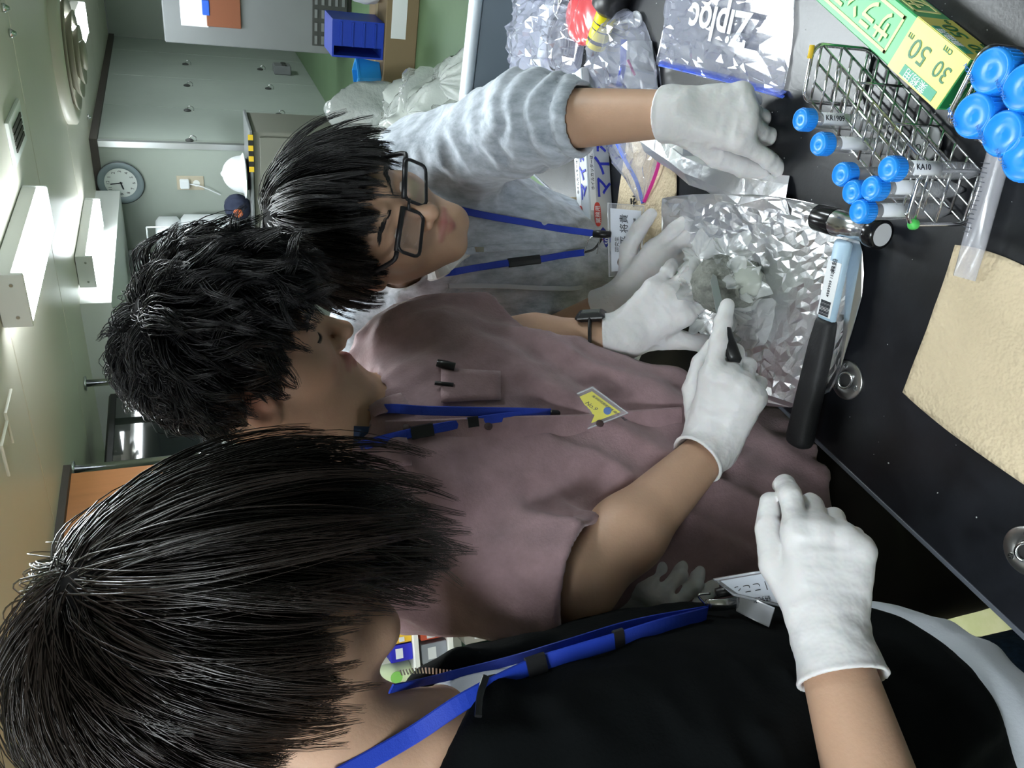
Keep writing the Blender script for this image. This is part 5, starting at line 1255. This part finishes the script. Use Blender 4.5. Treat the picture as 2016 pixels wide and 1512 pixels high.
MB().lathe(h0 - hx * .0005, hx, [(.0150, .0), (.0152, .001), (.0152, hl_ * .30), (.0148, hl_ * .31)], 30).make('rubber_cap', mat('gloss_black', (.008, .008, .009), .18), o, True)
MB().lathe(h0 + hx * hl_ * .86, hx, [(.0154, 0), (.0156, .001), (.0156, hl_ * .15), (.0125, hl_ * .155)], 30).make('rubber_cap', mat('gloss_black'), o, True)
MB().lathe(h0 + hx * hl_ * .86, hx, [(.012, hl_ * .156), (.012, hl_ * .16)], 30).make('face', mat('pale_striker', (.55, .56, .58), .5), o)

# ---- tie-down plate and ring in the bench
for i, (q, lab) in enumerate((((1668, 748), 'round steel tie-down plate with three screws beside the hammer grip'), ((2024, 1085), 'steel tie-down plate at the picture edge in front of the black hoodie person'))):
    c = T(*q, ZT); o = thing('tie_down_plate', lab, 'plate', c); R_ = .0235
    MB().lathe(c, up_, [(R_, 0), (R_, .0012), (R_ - .001, .002), (.011, .002), (.010, .0005)], 36).make('plate', mat('satin_steel', (.55, .55, .54), .35, metal=1.), o, True)
    MB().lathe(c, up_, [(.0105, .0003), (.0105, .0008)], 24).make('hole', mat('dark_hole', (.03, .03, .03), .4), o)
    MB().tube([c + np.array([.010 * math.cos(a), .007 * math.sin(a), .0035 + .003 * math.sin(a)]) for a in np.linspace(0, 6.28, 18, endpoint=False)], .0017, 8, closed=True).make('ring', m_steel, o, True)
    for a in (.5, 2.6, 4.7):
        p = c + np.array([math.cos(a), math.sin(a), 0]) * .0168; s_ = MB().lathe(p + up_ * .002, up_, [(.0032, 0), (.003, .0008)], 14).make('screw', m_steel, o)
        for b in (0, 1.57): d_ = np.array([math.cos(a + b), math.sin(a + b), 0]); MB().obox(p + up_ * .0029, d_ * .0022, np.cross(up_, d_) * .0004, up_ * .0002).make('screw_slot', m_dgrey, s_)

# ---- sample, its wrapping and the knife
sc_ = T(1398, 560, .912); 
o = thing('sediment_sample', 'grey clay sediment lump being cut on the foil', 'sediment', T(1405, 560))
def clay(P): return smin(ell(P, sc_ + V_R * .0 - up_ * .012, (.036, .030, .032)), ell(P, sc_ + V_D * .03 - up_ * .02, (.026, .03, .026)), .02) - .005 * folds(P, V_D, .018, 1.5, 2.) - .002 * vnoise(P / .005)
v, F = mesh_sdf(clay, sc_ - .09, sc_ + .09, .0019, relax=0); obj('lump', v, F, mat('grey_clay', (.24, .25, .225), .85, bump=.5, bscale=220., var=.3, vscale=60.), o, True)
m_wrapf = film('crumpled_wrap', body=.42, milky=(.82, .85, .84), rough=.25); m_wrapc = film('thin_wrap', body=.20, milky=(.85, .88, .9), rough=.1)
ow = thing('plastic_wrap', 'crumpled translucent plastic wrap peeled open round the grey sediment', 'plastic wrap', T(1410, 570))
def ruffle(c, rad, nrm, seed, up_tilt=.5, nr=9, na=44, zmin=ZT + .006):
    """torn, frilled scrap of film: a wavy disc that rises towards its edge"""
    rg = np.random.default_rng(seed); s_, t_, n_ = frame(nrm, V_R); v = [c]; f = []
    ph = rg.random(6) * 6.28
    for i in range(1, nr + 1):
        q = i / nr
        for k in range(na):
            a = 2 * math.pi * k / na; rr = rad * q * (1 + .28 * math.sin(2 * a + ph[0]) + .16 * math.sin(5 * a + ph[1]) + .10 * q * math.sin(11 * a + ph[2]))
            h = rad * (up_tilt * q * q + .30 * q * math.sin(6 * a + ph[3] + 2 * q) * q + .16 * q * math.sin(13 * a + ph[4] + 5 * q)) + rg.normal() * rad * .018
            v.append(c + s_ * rr * math.cos(a) + t_ * rr * math.sin(a) + n_ * h)
    for k in range(na): f.append((0, 1 + k, 1 + (k + 1) % na))
    for i in range(nr - 1):
        for k in range(na): a = 1 + i * na; f.append((a + k, a + na + k, a + na + (k + 1) % na, a + (k + 1) % na))
    v = np.array(v); v[:, 2] = np.maximum(v[:, 2], zmin); return MB().add(v, f)
for k, (q, z, rad, nv) in enumerate((((1400, 560), .885, .040, V_CAM), ((1378, 508), .895, .026, V_CAM - V_D * .4), ((1430, 500), .895, .026, V_CAM + V_R * .3), ((1458, 555), .89, .026, V_CAM + V_D * .3), ((1440, 610), .885, .026, V_CAM + V_D * .2), ((1372, 590), .89, .020, V_CAM - V_D * .5), ((1395, 628), .885, .022, V_CAM - V_R * .4), ((1430, 655), .875, .018, V_CAM))):
    ruffle(T(*q, z), rad, nv, 30 + k).make('wrap_fold', m_wrapf, ow, True)
oc = thing('clear_cup', 'pale translucent cup-shaped plastic end beside the sediment wrap', 'cup', T(1472, 545))
cc = T(1462, 550, .878)
def cupf(P): return ell(P, cc, (.024, .030, .022)) - .003 * folds(P, up_, .012, 2., 1.)
v, F = mesh_sdf(cupf, cc - .045, cc + .045, .0022); obj('shell', v, F, film('greenish_milky', body=.55, milky=(.62, .66, .58), rough=.25), oc, True)
ok_ = thing('foil_residue', 'thin grey mud smear and clear film left on the foil', 'residue', T(1480, 620))
crumple(pxgrid([[(1430, 600), (1530, 590)], [(1440, 690), (1510, 680)]], ZT + .012), 90, .003, 77, .06).make('film', m_wrapc, ok_)
kn = thing('knife', 'narrow steel knife with black handle held under the gloved forefinger', 'knife', W(1420, 620, .955))
k0, k1, k2 = W(1403, 540, 1.0), W(1424, 645, .957), W(1448, 712, .952)
e = _n(k1 - k0); nrm = _n(V_CAM - np.dot(V_CAM, e) * e); sdk = np.cross(e, nrm)
MB().poly([k0, k0 + e * .012 + sdk * .0045, k1 + sdk * .0055, k1 - sdk * .0055, k0 + e * .004 - sdk * .004], nrm, .0012).make('blade', mat('satin_blade', (.42, .43, .45), .4, metal=.8), kn)
MB().bbox((k1 + k2) / 2, (k2 - k1) / 2, sdk * .008, nrm * .006, .003).make('handle', m_bplas, kn, True)

# ---- plastic bags
m_bag = film('zip_bag_film', body=.10, milky=(.75, .78, 1.0), rough=.06); m_bagb = film('blue_zip_film', tint=(.55, .6, 1.0), body=.35, milky=(.15, .25, .85), rough=.15)
def bag(label, ctrl, n, amp, seed, puff, zips, z=ZT + .001, name='zip_bag', m=None):
    C = pxgrid(ctrl, z); t = thing(name, label, 'plastic bag', sum(sum(r) for r in C) / (len(C) * len(C[0])))
    crumple(C, n, amp, seed, .008, base=.002, prof=lambda u, v: puff * np.sqrt(np.maximum(0, np.sin(np.pi * np.clip(u, 0, 1)) * np.sin(np.pi * np.clip(v, 0, 1))))).make('top_film', m or m_bag, t)
    crumple(C, 60, .0006, seed + 1, .008, base=.0002).make('bottom_film', m or m_bag, t)
    for (pts, wid, mt) in zips: strap('zip_strip', [T(*q, z + zz) for q, zz in pts], mt, t, wid, .0009, 6)
    return t
m_zb = mat('zip_blue', (.10, .20, .80), .35, alpha=1.); m_zp = mat('zip_pink', (.75, .05, .35), .4)
t = bag('flat clear zip bag with white lettering and blue zip lying on the bench', [[(1318, -60), (1440, -60), (1568, -60)], [(1312, 40), (1430, 45), (1560, 70)], [(1296, 128), (1420, 158), (1542, 192)]], 620, .0024, 51, .006,
        [([((1300, 122), .005), ((1420, 150), .006), ((1543, 184), .005)], .0045, m_bagb), ([((1298, 128), .004), ((1420, 157), .005), ((1542, 191), .004)], .0022, m_zb)])
c = T(1482, 28, ZT + .013); d_ = _n(T(1352, 4, ZT + .013) - c); u_ = np.cross(up_, d_)
text('printed_text', 'Ziploc', .060, c, d_, u_, m_pwhite, t, sx=.92, bold=.0012)
t = bag('clear zip bag holding a black coiled cable beside the sink', [[(1018, -10), (1080, -8), (1145, 10)], [(1010, 65), (1075, 70), (1150, 80)], [(1008, 138), (1070, 148), (1140, 150)]], 300, .006, 61, .03,
        [([((1030, 145), .006), ((1085, 152), .008), ((1135, 152), .006)], .004, m_bagb), ([((1040, 152), .006), ((1090, 156), .007)], .003, m_zp)])
c = T(1100, 85, ZT + .014); o = thing('cable_coil', 'black coiled cable with adapter inside the clear zip bag', 'cable', c)
MB().tube([c + np.array([(.044 + .005 * math.sin(a * .37)) * math.cos(a), (.044 + .006 * math.cos(a * .61)) * math.sin(a), .004 * math.sin(a * .43)]) for a in np.linspace(0, 31, 150)], .0019, 6).make('cable', m_bplas, o, True)
MB().bbox(c + np.array([.004, -.006, -.002]), (.026, .012, 0), (-.009, .020, 0), (0, 0, .011), .005).make('adapter', m_bplas, o, True)
MB().bbox(c + np.array([-.012, .018, .002]), (.012, .008, 0), (-.005, .008, 0), (0, 0, .008), .003).make('plug', mat('tape_black'), o, True)
c = T(1098, 12, ZT + .012); o = thing('wire_clip', 'small silver metal clip lying at the sink end', 'clip', c)
MB().tube([c + np.array([.014 * math.cos(a), .011 * math.sin(a), .002]) for a in np.linspace(0, 6.28, 16, endpoint=False)], .003, 8, closed=True).make('loop', m_steel, o, True); MB().bbox(c + np.array([.018, -.016, .002]), (.014, -.008, 0), (.003, .005, 0), (0, 0, .002), .001).make('tongue', m_steel, o)
o = thing('red_package', 'red plastic-wrapped package beside the yellow tube', 'package', T(1152, 40))
v, F = mesh_sdf(lambda P: ell(P, T(1152, 35, ZT + .014), (.045, .075, .016)) - .003 * folds(P, V_R, .018, 3., 9.), T(1152, 35) - .1, T(1152, 35) + .1, .003); v[:, 2] = np.maximum(v[:, 2], ZT + .0005); obj('wrapper', v, F, mat('red_wrapper', (.42, .05, .06), .25, coat=.6), o, True)
a = T(1172, 92, ZT + .019); b = T(1215, -30, ZT + .019); o = thing('yellow_flashlight', 'yellow cylinder with black bands beside the zip bags', 'torch', (a + b) / 2); e = _n(b - a); L_ = np.linalg.norm(b - a)
MB().lathe(a, e, [(.016, 0), (.018, .002), (.018, L_ * .55)], 28).make('barrel', mat('bright_yellow', (.85, .72, .02), .35), o, True)
MB().lathe(a + e * L_ * .55, e, [(.018, 0), (.030, .01), (.034, .05), (.03, .055)], 28).make('head', m_bplas, o, True)
for q in (.10, .30, .40): MB().lathe(a + e * L_ * q, e, [(.0183, 0), (.0183, .006 if q == .10 else .002)], 28, False).make('band', m_bplas, o)
c = T(1165, 102, ZT + .008); o = thing('black_clip', 'small black plastic block beneath the yellow cylinder', 'block', c - up_ * .008); MB().bbox(c, V_R * np.array([1, 1, 0]) * .012, np.cross(up_, V_R) * .009, up_ * .0075, .002).make('body', m_bplas, o)
bag('open clear zip bag standing between the yellow cylinder and the reaching arm', [[(1210, 45), (1238, 20), (1270, 45)], [(1172, 120), (1225, 105), (1298, 130)], [(1160, 175), (1225, 190), (1302, 195)]], 200, .006, 71, .035, [([((1228, 78), .03), ((1226, 130), .035), ((1218, 170), .02)], .005, m_bagb), ([((1236, 118), .032), ((1250, 148), .022)], .002, m_zp)])
c = T(1258, 150, ZT + .004); o = thing('film_pouch', 'grey printed pouch inside the standing clear bag', 'pouch', c)
crumple(pxgrid([[(1228, 82), (1285, 80)], [(1235, 200), (1300, 195)]], ZT + .004), 60, .0015, 72, .02).make('pouch', mat('grey_pouch', (.16, .17, .19), .3), o)
bag('clear zip bag with blue and pink zip lying on the brown paper', [[(1180, 245), (1250, 235), (1310, 225)], [(1200, 300), (1262, 300), (1305, 285)], [(1262, 392), (1268, 396), (1276, 392)]], 160, .003, 81, .010,
    [([((1200, 250), .012), ((1228, 310), .010), ((1252, 355), .006), ((1266, 400), .004)], .0032, m_zb), ([((1302, 300), .010), ((1290, 345), .008), ((1268, 398), .004)], .0028, m_zp)])
o = thing('black_film_scrap', 'torn scrap of black film lying beyond the foil', 'film', T(1300, 290))
crumple(pxgrid([[(1272, 265), (1330, 285)], [(1290, 300), (1345, 330)]], ZT + .004), 40, .003, 91, .1).make('scrap', mat('tape_black'), o)
c = T(1070, 315, ZT + .003); o = thing('white_pouch', 'white padded pouch with pink sticker under the raised sleeve', 'pouch', c)
crumple(pxgrid([[(1030, 235), (1120, 232)], [(1045, 325), (1125, 318)]], ZT + .004), 60, .0018, 95, .015, prof=lambda u, v: .012 * np.sin(np.pi * np.clip(u, 0, 1)) * np.sin(np.pi * np.clip(v, 0, 1))).make('pouch', mat('pale_pouch', (.55, .56, .55), .4), o)
MB().bbox(T(1068, 302, ZT + .019), V_R * np.array([1, 1, 0]) * .010, np.cross(up_, V_R) * .010, up_ * .0004, .0002).make('sticker', mat('pink_sticker', (.65, .25, .30), .6), o)
c = T(1120, 405, ZT + .02); o = thing('paper_roll', 'small roll of pale paper at the bench edge behind the foil carton', 'roll', c - up_ * .018)
MB().lathe(c - up_ * .018, up_, [(.016, 0), (.016, .035), (.010, .035), (.010, .002)], 22).make('roll', mat('pale_paper', (.55, .45, .30), .7), o, True)
m = MB()
o = thing('spoon', 'clear plastic spoon lying beyond the standing bag', 'spoon', T(1250, 35)); c = T(1252, 38, ZT + .006)
v, F = mesh_sdf(lambda P: smin(ell(P, c, (.013, .020, .004)), cone(P, c, c + np.array([-.02, .07, .002]), .004, .003), .01), c - np.array([.08, .06, .03]), c + np.array([.05, .12, .03]), .002); obj('bowl', v, F, film('clear_spoon', body=.3), o, True)
# dust specks on the black top
m = MB(); rg = np.random.default_rng(9)
for k in range(300):
    x, y = rg.uniform(XE + .02, .1), rg.uniform(.25, 1.45); s_ = rg.uniform(.0002, .0006); m.obox((x, y, ZT + s_ * .5), (s_, s_ * rg.uniform(-.5, .5), 0), (0, s_ * rg.uniform(.5, 1.3), 0), (0, 0, s_ * .5))
o = m.make('dust_specks', mat('white_speck', (.5, .5, .5), .8)); tag(o, 'fine white dust specks scattered on the black bench top', 'dust', kind='stuff')

# ================================================================== behind the people
m_bub = film('bubble_wrap', body=.55, milky=(.60, .64, .62), rough=.25, bump=.3, bscale=60.)
def blob(name, label, c, r, seed, amp=.06, m=None, cat='plastic bag', h=.018):
    c = np.asarray(c, float); t = thing(name, label, cat, (c[0], c[1], 0))
    def f(P): return smax(ell(P, c, r) - amp * folds(P, (.3, .2, 1), .15, 2.8, seed) - amp * .10 * vnoise(P / .04 + seed), -(P[:, 2] - .004), .01)
    v, F = mesh_sdf(f, np.maximum(c - np.array(r) * 1.35, [-9, -9, -.02]), c + np.array(r) * 1.35, h, relax=0); obj('film', v, F, m or m_bub, t, True); return t
p = T(840, 245, .25)
hp = blob('bubble_wrap_heap', 'big heap of crumpled bubble wrap on the floor beyond the sink', (p[0], p[1], .18), (.30, .28, .30), 3., .06, mat('bubble_wrap_pile', (.42, .45, .43), .25, bump=.08, bscale=90., spec=.8))
for k, (q, z, rad, tl) in enumerate((((745, 285), .46, .22, -.7), ((800, 225), .42, .24, -.8), ((862, 165), .26, .20, -.6), ((815, 310), .36, .22, -.7), ((880, 235), .18, .18, -.5), ((765, 230), .48, .18, -.9), ((840, 265), .36, .26, -.9), ((720, 320), .46, .17, -.6))):
    ruffle(T(*q, z), rad, up_ + V_CAM * .5, 130 + k, tl, zmin=.01, na=60).make('wrap_sheet', m_bub, hp, True)
p = W(705, 190, 5.15); blob('clear_sack', 'glossy clear plastic sack stuffed behind the bubble wrap', (p[0] - .1, p[1], .30), (.17, .16, .32), 5., .05, mat('clear_sack', (.38, .41, .40), .15, bump=.5, bscale=22.), h=.014)
m_crate = mat('royal_blue_crate', (.015, .05, .42), .4); m_card2 = mat('cardboard', (.22, .16, .09), .8)
p = W(735, 70, 5.45); zb2 = .22; o = thing('cardboard_box', 'brown cardboard box carrying the blue crate in front of the grey cabinet', 'box', (p[0], p[1], 0)); bx_, by_ = p[0], p[1]
MB().bbox((bx_, by_, zb2 / 2), (.42, 0, 0), (0, .26, 0), (0, 0, zb2 / 2), .006).make('body', m_card2, o)
MB().obox((bx_ + .2, by_ - .262, zb2 * .6), (.16, 0, 0), (0, .002, 0), (0, 0, .05)).make('paper_label', m_pwhite, o)
MB().obox((bx_, by_, zb2 + .002), (.41, 0, 0), (0, .03, 0), (0, 0, .001)).make('tape', mat('tan_tape', (.30, .22, .10), .4), o)
p = W(745, 72, 5.4); c = np.array([p[0], p[1] - .02, zb2 + .004]); o = thing('blue_crate', 'royal blue ribbed plastic crate standing on end on the cardboard box', 'crate', c)
for nm, q, h in (('side_wall', (-.11, 0, .17), (.006, .15, .17)), ('side_wall', (.11, 0, .17), (.006, .15, .17)), ('back_wall', (0, .145, .17), (.105, .006, .17)), ('top_wall', (0, 0, .335), (.105, .15, .006)), ('bottom_wall', (0, 0, .006), (.105, .15, .006)), ('front_wall', (.03, -.145, .17), (.075, .006, .165))):
    MB().obox(c + np.array(q), (h[0], 0, 0), (0, h[1], 0), (0, 0, h[2])).make(nm, m_crate, o)
for k in range(4): MB().obox(c + np.array([.03, -.155, .06 + .075 * k]), (.075, 0, 0), (0, .006, 0), (0, 0, .006)).make('rib', m_crate, o)
p = W(715, 128, 5.4); c = np.array([c[0] - .235, c[1] - .06, zb2 + .004]); o = thing('blue_tub', 'small bright blue plastic tub beside the royal blue crate', 'tub', c)
m = MB(); m.lathe(c, up_, [(.085, 0), (.105, .15), (.112, .15), (.112, .165), (.098, .165), (.078, .01)], 4); m.make('tub', mat('cyan_blue_plastic', (.02, .25, .60), .4), o)
p = W(705, 20, 5.4); c = np.array([bx_ + .30, by_, zb2 + .004]); o = thing('crumpled_paper', 'crumpled white paper packing on the cardboard box', 'paper', c)
v, F = mesh_sdf(lambda P: smax(ell(P, c + up_ * .09, (.10, .14, .14)) - .02 * folds(P, up_, .06, 2., 4.), -(P[:, 2] - c[2]), .01), c - np.array([.16, .2, .02]), c + np.array([.16, .2, .28]), .012); obj('wad', v, F, m_pwhite, o)
# bright shelf seen past the nearest person's neck
sp = W(860, 1300, 2.15); o = thing('white_shelf', 'white shelf unit with supplies behind the black hoodie person', 'shelf', (sp[0], sp[1], 0))
e1 = _n(V_R * np.array([1, 1, 0])); e2 = np.cross(up_, e1)
if np.dot(e2, RM @ np.array([0, 0, 1.0])) < 0: e2 = -e2
s0 = np.array([sp[0], sp[1], 0]); m_sh = mat('white_laminate', (.85, .85, .80), .5)
PX = 2.15 / FPX
zl_ = [W(q, 1290, 2.15)[2] for q in (805, 878, 1010)]
MB().obox(s0 + e2 * .22 + up_ * .8, e1 * .45, e2 * .01, up_ * .8).make('back', m_sh, o)
for s_ in (-1, 1): MB().obox(s0 + e1 * .45 * s_ + e2 * .08 + up_ * .8, e1 * .012, e2 * .15, up_ * .8).make('side', m_sh, o)
for z in [.05, .45] + zl_ + [1.30, 1.58]: MB().obox(s0 + e2 * .08 + up_ * z, e1 * .44, e2 * .15, up_ * .006).make('board', m_sh, o)
def on_shelf(py, k): q = W(860, py, 2.15); u = np.dot((q - s0) * np.array([1, 1, 0]), e1); return s0 + e1 * u + e2 * .0 + up_ * (zl_[k] + .0065)
c = on_shelf(1312, 0); o = thing('detergent_bottle', 'white bottle with green and red label on the white shelf', 'bottle', c)
MB().lathe(c, up_, [(.030, 0), (.034, .006), (.034, .08), (.02, .11), (.012, .118), (.012, .13)], 24).make('body', mat('pale_green_bottle', (.70, .80, .50), .35), o, True); MB().lathe(c, up_, [(.014, .13), (.014, .15)], 18).make('cap', m_white, o)
MB().lathe(c - e2 * .0345 + up_ * .045 + e1 * .008, -e2, [(.016, 0), (.016, .002)], 18).make('label_print', mat('leaf_green', (.25, .60, .12), .5), o); MB().obox(c - e2 * .034 + up_ * .045 - e1 * .016, e1 * .008, e2 * .002, up_ * .018).make('label_print', m_pred, o)
for i, (py, k, w, h, col, nm, lab) in enumerate(((1258, 0, .022, .06, (.02, .02, .45), 'blue_box', 'deep blue box on the upper board of the white shelf'), (1232, 0, .010, .045, (.75, .45, .03), 'yellow_box', 'small yellow box beside the deep blue box on the shelf'),
        (1312, 1, .020, .075, (.78, .78, .72), 'white_box', 'white box on the middle board of the white shelf'), (1270, 1, .026, .07, (.28, .30, .34), 'grey_box', 'grey box next to the white box on the shelf'), (1236, 1, .010, .07, (.62, .10, .05), 'red_folder', 'red folder among the boxes on the middle board'),
        (1290, 2, .020, .10, (.02, .08, .05), 'green_tin', 'dark green tin on the lowest visible board of the white shelf'), (1248, 2, .028, .12, (.35, .33, .30), 'grey_carton', 'grey carton beside the dark green tin'), (1195, 2, .03, .11, (.30, .42, .55), 'pale_blue_carton', 'pale blue carton at the end of the lowest board'))):
    c = on_shelf(py, k); o = thing(nm, lab, 'box', c); m = mat(nm, col, .5)
    MB().bbox(c + up_ * h / 2, e1 * w, e2 * .05, up_ * h / 2, .002).make('body', m, o); MB().obox(c + up_ * h * .6 - e2 * .0505, e1 * w * .6, e2 * .0006, up_ * h * .16).make('label', m_pwhite, o)
